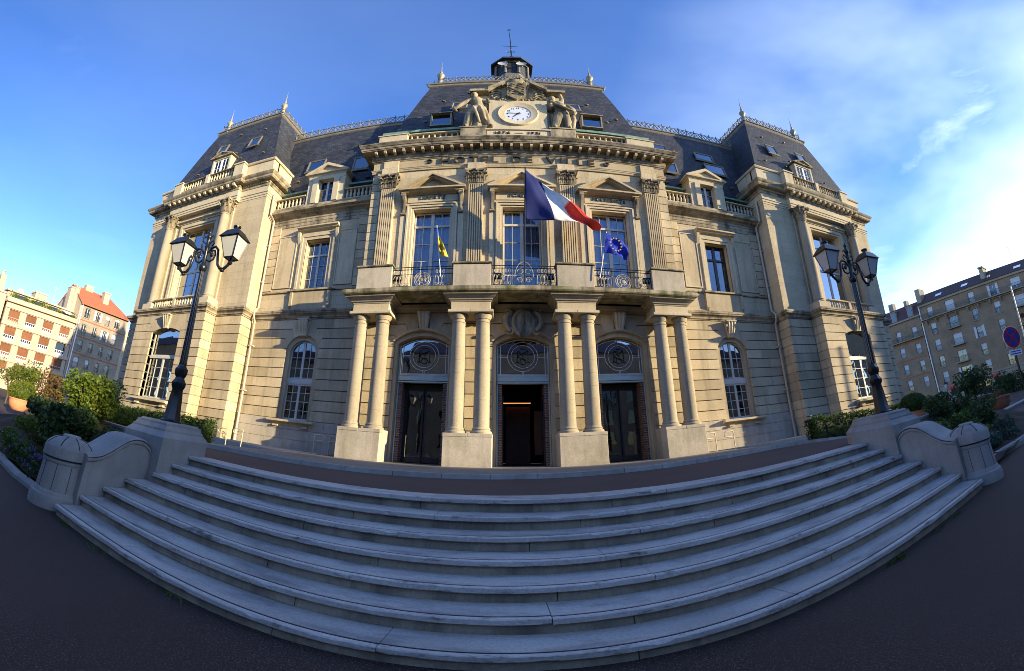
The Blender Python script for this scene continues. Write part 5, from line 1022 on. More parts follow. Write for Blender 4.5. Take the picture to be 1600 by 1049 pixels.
# ------------------------------------------------------------------ street lamps on the stair pedestals
def street_lamp(x0, y0, z0, label, yaw):
    T = thing('street_lamp', (x0, y0, z0), label, 'street lamp', 'twin lamps flanking the stair')
    R = Matrix.Translation((x0, y0, z0)); 
    m_ = MB().lathe(0, 0, [(.20, 0), (.20, .03), (.175, .05), (.165, .10), (.15, .14), (.125, .45), (.105, .60), (.115, .62), (.135, .66), (.14, .72), (.10, .78), (.085, .82), (.10, .84), (.125, .90), (.125, .97), (.085, 1.02), (.075, 1.05), (.078, 1.08)], 8, ph=.39)
    put('lamp_base', m_.mesh('lamp_base', 'iron', 35), T, mat=R)
    m_ = MB(); n = 24; prof = [(.072, 1.06), (.058, 2.2), (.046, 2.93)]
    vs = []
    for r, z in prof:
        for i in range(n): q = r * (1.0 if i % 3 else .86); a = 2 * PI * i / n; vs.append((q * math.cos(a), q * math.sin(a), z))
    m_.add(vs, [(j * n + i, j * n + (i + 1) % n, (j + 1) * n + (i + 1) % n, (j + 1) * n + i) for j in range(2) for i in range(n)])
    m_.lathe(0, 0, [(.05, 2.90), (.075, 2.93), (.085, 2.98), (.08, 3.03), (.05, 3.06), (.042, 3.10), (.040, 3.40), (.055, 3.43), (.04, 3.46), (.036, 3.62), (.05, 3.64), (.055, 3.68), (.035, 3.72), (.03, 3.77), (.045, 3.80), (.03, 3.84), (.005, 3.90)], 12); put('lamp_post', m_.mesh('lamp_post', 'iron', 40), T, mat=R)
    Rz = R @ Matrix.Rotation(yaw, 4, 'Z')
    for q in (-1, 1):
        b = MB(); r0 = .024
        b.tube([(q * .04, 0, 3.16), (q * .12, 0, 3.10), (q * .20, 0, 3.14), (q * .235, 0, 3.24), (q * .21, 0, 3.33), (q * .14, 0, 3.34), (q * .11, 0, 3.27), (q * .15, 0, 3.23)], r0 * .8, 8)
        b.tube([(q * .05, 0, 3.30), (q * .12, 0, 3.40), (q * .21, 0, 3.42), (q * .28, 0, 3.34), (q * .30, 0, 3.18), (q * .33, 0, 3.02), (q * .40, 0, 2.93), (q * .49, 0, 2.92), (q * .57, 0, 2.99), (q * .60, 0, 3.06)], [r0, r0, r0, r0 * 1.05, r0 * 1.1, r0 * 1.1, r0 * 1.15, r0 * 1.2, r0 * 1.2, r0 * 1.3], 8)
        b.ell((q * .46, 0, 2.885), (.045, .045, .03), 10, 6); b.ell((q * .15, 0, 3.25), (.045, .03, .05), 8, 6); b.tube([(q * .04, 0, 3.50), (q * .12, 0, 3.58), (q * .15, 0, 3.50), (q * .11, 0, 3.45)], r0 * .6, 6); b.tube([(q * .04, 0, 3.62), (q * .09, 0, 3.70), (q * .12, 0, 3.64)], r0 * .5, 6)
        put('bracket_arm', b.mesh('bracket_arm', 'iron', 60), T, mat=Rz)
        cx = q * .61; l_ = MB(); hb, ht, zb, zt = .095, .185, 3.12, 3.53
        c4 = lambda h: [(cx - h, -h), (cx + h, -h), (cx + h, h), (cx - h, h)]
        for (a, b_) in zip(c4(hb), c4(ht)): l_.tube([(a[0], a[1], zb), (b_[0], b_[1], zt)], .009, 5)
        for h, z, r in ((hb, zb, .012), (ht, zt, .013)):
            P = c4(h)
            for i in range(4): l_.tube([(*P[i], z), (*P[(i + 1) % 4], z)], r, 5)
        for a in c4(hb): l_.tube([(a[0], a[1], zb), (cx, 0, 3.04)], .008, 5)
        l_.lathe(cx, 0, [(.03, 3.0), (.045, 3.03), (.02, 3.08), (.015, 3.13)], 10); L_ = put('lantern', l_.mesh('lantern', 'iron'), T, mat=Rz)
        g = MB(); g.frus((cx - hb + .006, cx + hb - .006, -hb + .006, hb - .006), (cx - ht + .006, cx + ht - .006, -ht + .006, ht - .006), zb, zt); put('lantern_glass', g.mesh('lantern_glass', 'lampg'), L_, mat=Rz)
        r_ = MB(); r_.frus((cx - .215, cx + .215, -.215, .215), (cx - .205, cx + .205, -.205, .205), zt, zt + .025); r_.frus((cx - .20, cx + .20, -.20, .20), (cx - .125, cx + .125, -.125, .125), zt + .025, zt + .16); r_.frus((cx - .125, cx + .125, -.125, .125), (cx - .075, cx + .075, -.075, .075), zt + .16, zt + .20); r_.lathe(cx, 0, [(.055, zt + .19), (.05, zt + .25), (.07, zt + .255), (.075, zt + .285), (.05, zt + .30), (.01, zt + .31)], 12); put('lantern_roof', r_.mesh('lantern_roof', 'iron'), L_, mat=Rz)
street_lamp(-5.93, 4.83, .385, 'black twin-lantern street lamp on the stair wall by the leafy bush', .12)
street_lamp(5.93, 4.83, .385, 'black twin-lantern street lamp on the stair wall by the clipped dark shrub', -.12)
# ------------------------------------------------------------------ flags
def flag(label, pole, r, cloth, mats, nm='flag', uvs=(64, 30), bands=None, y0=12.5, wave=.10):
    T = thing(nm, pole[0], label, 'flag', 'flags on the balcony'); MB().tube(pole, r, 8).obj('flag_pole', 'iron' if r > .02 else 'white', T, 60)
    top, bot = cloth; nu, nv = uvs
    def cur(P, t):
        k = t * (len(P) - 1); i = min(int(k), len(P) - 2); f = k - i; return P[i][0] + (P[i + 1][0] - P[i][0]) * f, P[i][1] + (P[i + 1][1] - P[i][1]) * f
    m_ = MB(); vs = []
    for j in range(nv + 1):
        for i in range(nu + 1):
            u, v = i / nu, j / nv; a = cur(top, u); b = cur(bot, u); x = a[0] + (b[0] - a[0]) * v; z = a[1] + (b[1] - a[1]) * v
            y = y0 - .02 + wave * (.25 + u) * math.sin(u * 8 - v * 5.5) + wave * .55 * (.2 + u) * math.sin(u * 15 + v * 6 + 1) + wave * .25 * u * math.sin(u * 31 - v * 13); vs.append((x, y, z))
    for j in range(nv):
        for i in range(nu):
            q = [(j * (nu + 1) + i), (j * (nu + 1) + i + 1), ((j + 1) * (nu + 1) + i + 1), ((j + 1) * (nu + 1) + i)]
            m_.f.append(q); m_.mi.append(bands((i + .5) / nu, (j + .5) / nv))
    m_.v = vs; o = m_.obj('flag_cloth', mats, T, 180); sd = o.modifiers.new('thick', 'SOLIDIFY'); sd.thickness = .006
    return T, o
flag('large blue, white and red flag on a tall pole over the porch', [(0, 12.5, 6.25), (.04, 12.5, 9), (.09, 12.5, 11.62)], .028, ([(.10, 11.48), (.40, 11.14), (.72, 10.76), (1.28, 10.26), (1.88, 9.66), (2.40, 9.2), (2.86, 8.72)], [(.07, 8.96), (.55, 8.92), (1.10, 8.90), (1.6, 8.87), (2.08, 8.84), (2.5, 8.76), (2.85, 8.64)]), ['fblue', 'fwhite', 'fred'],
     bands=lambda u, v: 0 if u < .335 + .01 * v else (1 if u < .66 - .22 * max(0, .55 - abs(v - .45)) * 1.1 else 2), wave=.12)
T_, o_ = flag('small dark blue flag with a ring of gold stars', [(2.70, 12.55, 6.55), (2.92, 12.52, 7.65), (3.07, 12.5, 8.55)], .013, ([(3.05, 8.49), (3.3, 8.34), (3.6, 8.16), (3.87, 7.98)], [(2.90, 7.62), (3.2, 7.56), (3.5, 7.48), (3.79, 7.36)]), ['eub'], bands=lambda u, v: 0, wave=.05)
for i in range(12):
    a = 2 * PI * i / 12; x, z = 3.36 + .20 * math.cos(a) + .03 * math.sin(a), 7.93 + .26 * math.sin(a) - .09 * math.cos(a); m_ = MB(); P = []
    for k in range(10): b = PI / 2 + k * PI / 5; r = .042 if k % 2 == 0 else .018; P.append((x + r * math.cos(b), z + r * math.sin(b)))
    m_.py(P, 12.38, 12.386); m_.obj('star', 'star', o_)
flag('small blue and yellow flag hanging limp before the left window', [(-2.94, 12.55, 6.55), (-3.06, 12.52, 7.7), (-3.17, 12.5, 8.72)], .013, ([(-3.15, 8.60), (-3.05, 8.20), (-2.85, 7.75), (-2.69, 7.32)], [(-3.12, 8.10), (-3.08, 7.85), (-3.02, 7.60), (-2.94, 7.30)]), ['uab', 'uay'], bands=lambda u, v: 0 if (v < .34 and u < .35) or u < .12 else 1, wave=.05)
for x, lb in ((-4.62, 'black floodlight at the far left end of the balcony'), (-.93, 'black floodlight left of the tall flag pole'), (.95, 'black floodlight right of the tall flag pole'), (4.64, 'black floodlight at the far right end of the balcony')):
    T = thing('floodlight', (x, 12.9, 6.24), lb, 'floodlight', 'balcony floodlights'); MB().cbox(x - .14, x + .14, 12.86, 13.0, 6.62, 6.84, .02).obj('lamp_housing', 'black', T); MB().tube([(x, 12.93, 6.24), (x, 12.93, 6.64)], .02, 6).obj('stand', 'black', T); MB().tube([(x + .05, 12.95, 6.84), (x - .02, 12.97, 7.3)], .012, 5).obj('cable_rod', 'post', T)
# ------------------------------------------------------------------ bicycle racks and small posts
def rack(x, y, label, w=.45, h=.75, both=True):
    z = ground_z(x, 9) + .1; m_ = MB(); r = .022
    T = thing('bicycle_rack', (x, y, z), label, 'bicycle rack', 'bicycle racks at the wall')
    m_.tube([(x, y, z - .02), (x, y, z + h)], r, 8); m_.obj('upright', 'post', T, 60)
    n = MB(); n.tube([(x, y, z + h - .03), (x - w * .1, y - .02, z + h), (x - w * .8, y - .05, z + h), (x - w, y - .05, z + h - .07), (x - w, y - .05, z + h - .16), (x - w * .8, y - .05, z + h - .22), (x, y, z + h - .22)], r, 8); n.obj('hoop', 'post', T, 60)
for x, y, lb in ((-7.45, 13.45, 'bent metal bicycle rack two places left of the porch'), (-6.82, 13.4, 'bent metal bicycle rack just left of the porch'), (-10.65, 13.3, 'bent metal bicycle rack under the left wing window'), (-11.3, 13.1, 'bent metal bicycle rack near the left downpipe'), (7.0, 13.4, 'bent metal bicycle rack just right of the porch'), (7.8, 13.35, 'bent metal bicycle rack two places right of the porch')): rack(x, y, lb, -.42 if x in (-6.82, -7.45) else .45)
for x, y, lb in ((-11.9, 12.2, 'short pale post at the end of the left hedge'), (11.2, 11.6, 'short dark post in front of the right hedge')):
    z = ground_z(x, 9) + .05; tag(MB().lathe(x, y, [(.05, z), (.05, z + .62), (.06, z + .64), (.06, z + .68), (.03, z + .74), (.005, z + .76)], 12).obj('bollard', 'post' if x < 0 else 'black', None, 40), lb, 'bollard', 'short posts by the hedges')
# ------------------------------------------------------------------ plants
def leaf_cloud(mb, pts, size, asp=.55, flat=0.):
    for p in pts:
        d = Vector((rnd.gauss(0, 1), rnd.gauss(0, 1), rnd.gauss(0, 1) + flat)).normalized(); u = d.cross(Vector((rnd.random() - .5, rnd.random() - .5, rnd.random() - .5))).normalized(); w = d.cross(u); s = size * rnd.uniform(.65, 1.35); P = Vector(p)
        o = len(mb.v); mb.v += [tuple(P - u * s), tuple(P + w * s * asp), tuple(P + u * s), tuple(P - w * s * asp)]; mb.f.append([o, o + 1, o + 2, o + 3]); mb.mi.append(0)
def blob_pts(n, c, r, shell=.55, lumps=7, lr=(.32, .52)):
    L = []; cs = []
    for i in range(lumps): a = rnd.uniform(0, 2 * PI); h = rnd.uniform(-.5, .75); q = math.sqrt(max(0, 1 - h * h)) * rnd.uniform(.25, .72); cs.append((q * math.cos(a), q * math.sin(a), h * .68, rnd.uniform(*lr)))
    while len(L) < n:
        k = rnd.choice(cs); d = Vector((rnd.gauss(0, 1), rnd.gauss(0, 1), rnd.gauss(0, 1))).normalized() * (rnd.uniform(shell, 1.) ** .5) * k[3]
        L.append((c[0] + (k[0] + d.x) * r[0], c[1] + (k[1] + d.y) * r[1], c[2] + (k[2] + d.z) * r[2]))
    return L
def branches(mb, x, y, z0, z1, n, spread, r, lean=0.):
    for i in range(n):
        a = 2 * PI * i / n + rnd.uniform(-.4, .4); q = spread * rnd.uniform(.4, 1); P = [(x + .06 * math.cos(a), y + .06 * math.sin(a), z0 - .06)]
        for t in (.3, .6, 1.): P.append((x + q * math.cos(a) * t ** 1.3 + rnd.uniform(-.05, .05) + lean * t, y + q * math.sin(a) * t ** 1.3 + rnd.uniform(-.05, .05), z0 + (z1 - z0) * t * rnd.uniform(.85, 1.1)))
        mb.tube(P, [r, r * .8, r * .6, r * .3], 6)
def tree(name, x, y, z0, crown_c, crown_r, nleaf, mat, label, size=.06, stems=5, sr=.03, cat='bush', group=None, lumps=9, single=False, lr=(.32, .52)):
    T = thing(name, (x, y, z0), label, cat, group); m_ = MB()
    if single:
        m_.tube([(x, y, z0 - .1), (x + .05, y, z0 + (crown_c - z0) * .5), (x, y + .05, crown_c)], [sr * 2.2, sr * 1.7, sr], 8); branches(m_, x, y, z0 + (crown_c - z0) * .5, crown_c + crown_r[2] * .5, stems, crown_r[0] * .7, sr)
    else: branches(m_, x, y, z0, crown_c + crown_r[2] * .35, stems, crown_r[0] * .6, sr)
    m_.obj('trunk', 'bark', T, 60); c = MB(); leaf_cloud(c, blob_pts(nleaf, (x, y, crown_c), crown_r, .45, lumps, lr), size); c.obj('crown', mat, T)
    return T
def hedge(x0, x1, y0, y1, h, label, s, n):
    T = thing('hedge', ((x0 + x1) / 2 * s, y0, -.3), label, 'hedge', 'clipped hedges at the pavilions')
    zt = lambda x: .66 - .025 * (x - 11)
    m_ = MB(s); k = 10; xs = lin(x0 + .16, x1, k)
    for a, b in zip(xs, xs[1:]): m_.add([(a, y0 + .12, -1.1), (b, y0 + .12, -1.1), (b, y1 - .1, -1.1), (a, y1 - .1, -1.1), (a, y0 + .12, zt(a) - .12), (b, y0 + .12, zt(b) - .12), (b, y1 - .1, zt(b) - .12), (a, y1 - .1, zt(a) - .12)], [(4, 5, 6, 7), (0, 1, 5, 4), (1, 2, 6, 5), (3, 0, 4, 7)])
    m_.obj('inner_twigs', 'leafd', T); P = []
    for i in range(n):
        x = rnd.uniform(x0, x1); q = rnd.random(); bump = .05 * math.sin(x * 4.1) + .04 * math.sin(x * 9.7)
        if q < .5: P.append((s * x, y0 + rnd.uniform(0, .14) - bump, rnd.uniform(-.75, zt(x) + bump)))
        elif q < .9: P.append((s * x, rnd.uniform(y0, y1), zt(x) + bump + rnd.gauss(-.03, .045)))
        else: P.append((s * (x0 + rnd.uniform(0, .12)), rnd.uniform(y0, y1), rnd.uniform(-.6, zt(x0))))
    c = MB(); leaf_cloud(c, P, .045, .6); c.obj('foliage', 'hedge', T)
hedge(11.2, 19.5, 11.6, 12.35, .74, 'clipped green hedge at the foot of the left pavilion', -1, 7000)
hedge(10.7, 19.0, 11.7, 12.4, .74, 'clipped green hedge at the foot of the right pavilion', 1, 7000)
# planted beds beside the stair
def bed_z(x, y): return min(ZLOW + .10 + .28 * max(0, y - 3.3), ground_z(x, 8) - .02) if y < 7.6 else ground_z(x, 8) - .02
for s in (-1, 1):
    struct(sheet([s * q for q in lin(6.2, 13.5, 20)], lin(2.95, 5.62, 12), lambda x, y: bed_z(x, y) + .03 + .03 * math.sin(x * 5 + y * 3)).obj('garden_bed', 'soil'))
    T = thing('garden_kerb', (s * 8, 3, ZLOW), ('low grey stone edging of the flower bed beside the purple flowers', 'low grey stone edging of the bed under the no-stopping sign')[s > 0], 'kerb', 'bed edgings')
    P = [(6.25, 2.78), (7.2, 2.72), (8.2, 2.78), (9.3, 3.0), (10.6, 3.4), (12.2, 4.1), (14.0, 5.2)] if s < 0 else [(6.0, 3.02), (6.8, 3.12), (7.6, 3.10), (8.4, 2.95), (9.4, 2.85), (10.8, 3.0), (12.5, 3.6), (14, 4.6)]
    for (a, b), (c, d) in zip(P, P[1:]):
        m_ = MB(s); u = Vector((c - a, d - b)); u.normalize(); nn = Vector((-u.y, u.x)); a_, b_ = a + u.x * .008, b + u.y * .008; c_, d_ = c - u.x * .008, d - u.y * .008; w = .15
        lo = [(a_, b_), (c_, d_), (c_ + nn.x * w, d_ + nn.y * w), (a_ + nn.x * w, b_ + nn.y * w)]; hi = [(a_ + nn.x * .03, b_ + nn.y * .03), (c_ + nn.x * .03, d_ + nn.y * .03), lo[2], lo[3]]
        hgt = .11 if s < 0 else .15
        m_.pz(lo, ZLOW - .03, ZLOW + hgt * .6); m_.pz(lo, ZLOW + hgt * .6, ZLOW + hgt, hi); m_.obj('kerb_stone', 'cheek', T)
    T = MB(s); T.box(6.4, 10.4, 5.62, 5.85, -1.2, -.04); T.box(6.4, 10.4, 5.58, 5.89, -.04, .02)
    tag(T.obj('terrace_wall', 'cheek'), ('low terrace wall behind the leafy bush', 'low terrace wall below the potted dark shrub')[s > 0], 'wall')
tree('bush', -9.15, 5.05, bed_z(-9.15, 5.05), .42, (1.0, .9, 1.12), 7500, 'leaf', 'tall bright green leafy bush beside the left lamp', .042, 8, .022, lumps=30, lr=(.16, .34))
for x, y, c, r, nl, mt, lb, sz in ((-7.9, 3.9, -.35, (.95, .65, .72), 3000, 'leafd', 'dark leafy shrub behind the left domed post', .05), (-8.7, 3.25, -.88, (.95, .36, .36), 2600, 'grass', 'low bright green ground cover left of the purple flowers', .035), (-9.4, 3.95, -.55, (.65, .55, .42), 1700, 'leaf', 'low yellow-green shrub at the left edge', .04), (-10.6, 4.9, -.25, (.5, .5, .62), 900, 'blueg', 'sparse grey-leaved shrub under the left potted ball', .04), (-7.3, 4.6, -.5, (.6, .5, .6), 1500, 'leafd', 'dark shrub tight behind the left stair scroll', .045),
        (-10.2, 4.5, -.25, (.8, .6, .6), 2200, 'leafd', 'tall dark shrub left of the leafy bush', .05), (-8.35, 4.5, -.15, (.7, .5, .65), 1800, 'leafd', 'dark shrub in front of the leafy bush', .045), (10.9, 5.3, -.2, (.8, .6, .65), 1900, 'leafd', 'dark shrub left of the sign pole', .045), (8.7, 4.4, -.45, (.6, .45, .5), 1500, 'grass', 'mid green shrub between the bluish plants', .04), (12.3, 5.2, -.4, (.9, .6, .55), 1700, 'leafd', 'dark shrub under the no-stopping sign', .045),
        (7.6, 4.6, -.40, (.62, .5, .40), 1700, 'leafd', 'dark shrub behind the right stair scroll', .045), (9.5, 5.4, .1, (.55, .5, .62), 1500, 'leafd', 'taller dark shrub beyond the right scroll', .045), (7.0, 4.35, -.35, (.55, .4, .35), 1400, 'grass', 'bright green tufted plant over the right scroll', .035), (8.3, 3.6, -.9, (.9, .42, .42), 2600, 'blueg', 'blue-green mounded plant beside the right domed post', .032), (9.4, 3.5, -.85, (.8, .45, .45), 1800, 'blueg', 'blue-green mounded plant at the right edge', .034), (8.35, 3.75, -.62, (.30, .25, .18), 600, 'leaf', 'small yellow-green plant among the bluish ones', .035), (9.9, 4.3, -.45, (.7, .6, .6), 1500, 'leafd', 'dark green shrub by the sign pole', .045)):
    tree('shrub', x, y, bed_z(x, y), c, r, nl, mt, lb, sz, 6, .014, 'shrub', lumps=8)
for i, (x, y) in enumerate(((-7.55, 3.10), (-7.2, 3.2), (-7.85, 3.3), (-6.95, 3.05), (-7.4, 3.5), (-8.05, 3.05))):
    z0 = bed_z(x, y); T = thing('flower_plant', (x, y, z0), 'purple-flowered plant beside the left domed post', 'flower', 'purple flowers'); m_ = MB(); leaf_cloud(m_, [(x + rnd.gauss(0, .12), y + rnd.gauss(0, .1), z0 + abs(rnd.gauss(.12, .1))) for _ in range(160)], .03); m_.obj('leaves', 'leafd', T)
    f = MB()
    for k in range(6):
        c = Vector((x + rnd.gauss(0, .14), y + rnd.gauss(-.05, .1), z0 + rnd.uniform(.12, .45)))
        for j in range(5): a = 2 * PI * j / 5; q = c + Vector((.022 * math.cos(a), -.012, .022 * math.sin(a))); f.ell(tuple(q), (.016, .007, .016), 6, 4)
    f.obj('blossoms', 'petal', T)
g = MB()
for (cx, yy) in ((2.47, 2.62), (-4.2, 2.62), (-5.0, 2.64), (-3.1, 2.62), (3.4, 2.62), (3.9, 2.62)):
    for k in range(26 if cx == 2.47 else 9): x = cx + rnd.gauss(0, .09); g.tube([(x, yy + rnd.uniform(-.05, .05), ZLOW), (x + rnd.gauss(0, .03), yy - .03 + rnd.gauss(0, .03), ZLOW + rnd.uniform(.03, .09))], [.006, .002], 4)
w_ = stuff(g.obj('weeds', 'grass')); tag(w_, 'small green weeds growing at the foot of the bottom step', 'weeds')
# potted clipped balls
def potted(x, y, z, r, label_p, label_b, mat, pm, rb):
    T = MB().lathe(x, y, [(r * .55, z), (r * .62, z + .02), (r * .86, z + r * .32), (r * .98, z + r * .68), (r, z + r * .95), (r * 1.06, z + r * .97), (r * 1.06, z + r * 1.07), (r * .94, z + r * 1.07), (r * .90, z + r * .9), (.01, z + r * .88)], 28).obj('terracotta_pot', pm, None, 35); tag(T, label_p, 'plant pot', 'terracotta pots')
    B = thing('clipped_shrub', (x, y, z + r), label_b, 'shrub', 'clipped ball shrubs'); MB().tube([(x, y, z + r * .85), (x, y, z + r * 1.4)], .05, 8).obj('trunk', 'bark', B); c = MB(); zc = z + r * 1.0 + rb * .52; P = []
    for i in range(4200):
        d = Vector((rnd.gauss(0, 1), rnd.gauss(0, 1), rnd.gauss(0, 1))).normalized() * rnd.uniform(.90, 1.0); 
        if d.z < -.55: continue
        P.append((x + d.x * rb, y + d.y * rb, zc + d.z * rb * .78))
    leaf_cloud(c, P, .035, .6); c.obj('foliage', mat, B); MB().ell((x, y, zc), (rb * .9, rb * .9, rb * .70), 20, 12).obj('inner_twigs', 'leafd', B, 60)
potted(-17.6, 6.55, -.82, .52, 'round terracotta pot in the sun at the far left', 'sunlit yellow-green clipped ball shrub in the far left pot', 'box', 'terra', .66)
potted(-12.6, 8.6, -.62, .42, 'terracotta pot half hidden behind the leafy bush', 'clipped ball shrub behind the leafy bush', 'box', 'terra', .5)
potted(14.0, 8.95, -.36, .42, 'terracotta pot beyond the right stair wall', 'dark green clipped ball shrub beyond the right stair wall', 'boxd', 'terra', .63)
x, y, z = 20.3, 7.35, -1.18
tag(MB().lathe(x, y, [(.3, z), (.36, z + .03), (.54, z + .25), (.62, z + .52), (.66, z + .70), (.72, z + .72), (.72, z + .80), (.6, z + .80), (.55, z + .70), (.01, z + .68)], 28).obj('bowl_planter', 'terrad', None, 35), 'wide dark terracotta bowl planter left of the no-stopping sign', 'plant pot')
tree('flower_plant', x, y, z + .68, z + .95, (.45, .45, .28), 260, 'rust', 'sparse dry plant growing in the bowl planter', .04, 8, .012, 'plant')
for x, y, c, r, nl, mt, lb in ((-24.2, 8.2, .6, (1.5, 1.5, 1.35), 1700, 'leaf', 'leafy young tree at the far left edge'), (-23.0, 8.9, .9, (1.0, 1.0, 1.4), 1500, 'leaf', 'slender leafy tree before the brown shutters'), (-21.6, 9.7, .7, (1.25, 1.25, 1.45), 1700, 'rust', 'russet-tinged tree left of the leafy bush'), (-18.6, 8.6, .0, (.9, .9, .9), 900, 'rust', 'small russet shrub right of the sunlit pot')):
    tree('young_tree', x, y, -1.1, c, r, nl, mt, lb, .07, 5, .03, 'tree', 'trees in the left garden', 16, True, (.2, .42))
for x, y, c, r, nl, mt, lb in ((44.5, 18.6, .9, (3.0, 3.0, 2.7), 2600, 'leafd', 'dark tree before the beige brick building'), (43.5, 13.6, -.2, (2.6, 2.6, 2.0), 1700, 'leafd', 'lower dark tree behind the bowl planter'), (46, 24.5, -.4, (2.2, 2.2, 1.6), 1100, 'leafd', 'dark street shrub near the small far lamp')):
    tree('street_tree', x, y, ZLOW, c, r, nl, mt, lb, .17, 6, .06, 'tree', 'street trees on the right', 12, True)
# ------------------------------------------------------------------ signs and far street furniture
def round_sign(x, y, zc, r, yaw, label, plate, zb, front=True):
    T = thing('road_sign', (x, y, zb), label, 'road sign'); M_ = Matrix.Translation((x, y, zc)) @ Matrix.Rotation(yaw, 4, 'Z')
    def disc(rr, y0, y1, mat, nm, P=None): 
        m_ = MB(); m_.lathe(0, 0, [(rr, y0), (rr, y1)], 36); m_.v = [(v[0], v[2], v[1]) for v in m_.v]; put(nm, m_.mesh(nm, mat), P or T, mat=M_)
    disc(r, -.012, .012, 'white' if front else 'greyf', 'sign_panel')
    if front:
        disc(r * .96, -.016, -.011, 'red', 'red_field'); disc(r * .78, -.019, -.015, 'blue', 'blue_field')
        for q in (-1, 1):
            m_ = MB(); w = r * .085; L_ = r * .75; a = q * PI / 4; c, s_ = math.cos(a), math.sin(a); m_.py([(-L_ * c - w * s_, -L_ * s_ + w * c), (-L_ * c + w * s_, -L_ * s_ - w * c), (L_ * c + w * s_, L_ * s_ - w * c), (L_ * c - w * s_, L_ * s_ + w * c)], -.022 - .001 * q, -.018); put('red_bar', m_.mesh('red_bar', 'red'), T, mat=M_)
    if plate:
        m_ = MB(); m_.box(-r * .72, r * .72, -.012, .012, -r * 1.62, -r * 1.10); p_ = put('sign_plate', m_.mesh('sign_plate', 'white'), T, mat=M_)
        for k in range(2): m_ = MB(); m_.box(-r * .58, r * .58, -.015, -.011, -r * (1.30 + .2 * k), -r * (1.22 + .2 * k)); put('plate_line', m_.mesh('plate_line', 'blue'), p_, mat=M_)
    m_ = MB(); m_.tube([(0, .04, zb - zc), (0, .04, r * .9)], .035, 10); put('sign_post', m_.mesh('sign_post', 'iron' if front else 'post', 60), T, mat=M_)
round_sign(10.2, 2.95, 1.58, .33, math.radians(-32), 'round no-stopping sign, red cross on blue, with a white plate', True, ZLOW)
round_sign(-10.6, 2.35, 1.72, .36, math.radians(-72), 'dark round sign seen from behind, cut by the left edge', False, ZLOW, False)
T = thing('flag_mast', (30, 7.25, ZLOW), 'tall slim white pole before the beige brick building', 'pole'); MB().tube([(30, 7.25, ZLOW), (30, 7.25, 7.6)], [.07, .05], 10).obj('mast', 'white', T, 60); MB().lathe(30, 7.25, [(.06, 7.6), (.08, 7.66), (.02, 7.72)], 10).obj('mast_cap', 'white', T)
T = thing('street_lamp', (45, 22.4, ZLOW), 'small distant black lantern before the beige brick building', 'street lamp'); MB().lathe(45, 22.4, [(.12, ZLOW), (.1, ZLOW + .6), (.05, ZLOW + .8), (.04, 1.25)], 10).obj('lamp_post', 'iron', T); m_ = MB(); m_.frus((44.87, 45.13, 22.27, 22.53), (44.78, 45.22, 22.18, 22.62), 1.25, 1.75); m_.obj('lantern_glass', 'lampg', T); MB().frus((44.75, 45.25, 22.15, 22.65), (44.9, 45.1, 22.3, 22.5), 1.75, 2.05).obj('lantern_roof', 'iron', T)
for x, y, h, lb in ((25, 12.15, 1.3, 'pale wooden post left of the small red sign'), (25, 11.46, 1.45, 'pale wooden post right of the small red sign')):
    tag(MB().lathe(x, y, [(.10, ZLOW), (.09, ZLOW + h), (.11, ZLOW + h + .02), (.11, ZLOW + h + .1), (.02, ZLOW + h + .14)], 12).obj('wooden_post', 'post', None, 40), lb, 'post', 'wooden posts on the right')
T = thing('road_sign', (25.2, 11.8, ZLOW), 'small red and white round sign between the wooden posts', 'road sign'); m_ = MB(); m_.lathe(0, 0, [(.26, -.02), (.26, .02)], 20); m_.v = [(25.2 + v[2], 11.8 + v[0], -.32 + v[1]) for v in m_.v]; m_.obj('sign_panel', 'red', T); m_ = MB(); m_.lathe(0, 0, [(.17, -.03), (.17, .0)], 20); m_.v = [(25.2 + v[2], 11.8 + v[0], -.32 + v[1]) for v in m_.v]; m_.obj('sign_centre', 'white', T); MB().tube([(25.25, 11.8, ZLOW), (25.25, 11.8, -.1)], .03, 6).obj('sign_post', 'greyf', T)
w_ = MB(); w_.box(16.5, 30, 6.2, 6.5, ZLOW - .05, -1.05); w_.box(16.5, 30, 6.15, 6.55, -1.05, -.98); tag(w_.obj('low_wall', 'cheek'), 'low grey wall under the bowl planter', 'wall')
T = thing('bench', (24.2, 7.4, ZLOW), 'wooden bench behind the bowl planter', 'bench'); 
for k in range(3): MB().box(23.9 + k * .16, 24.03 + k * .16, 6.6, 8.2, -.80, -.76).obj('slat', 'wood', T)
for y in (6.8, 8.0): MB().box(23.95, 24.3, y - .04, y + .04, ZLOW, -.8).obj('leg', 'iron', T)
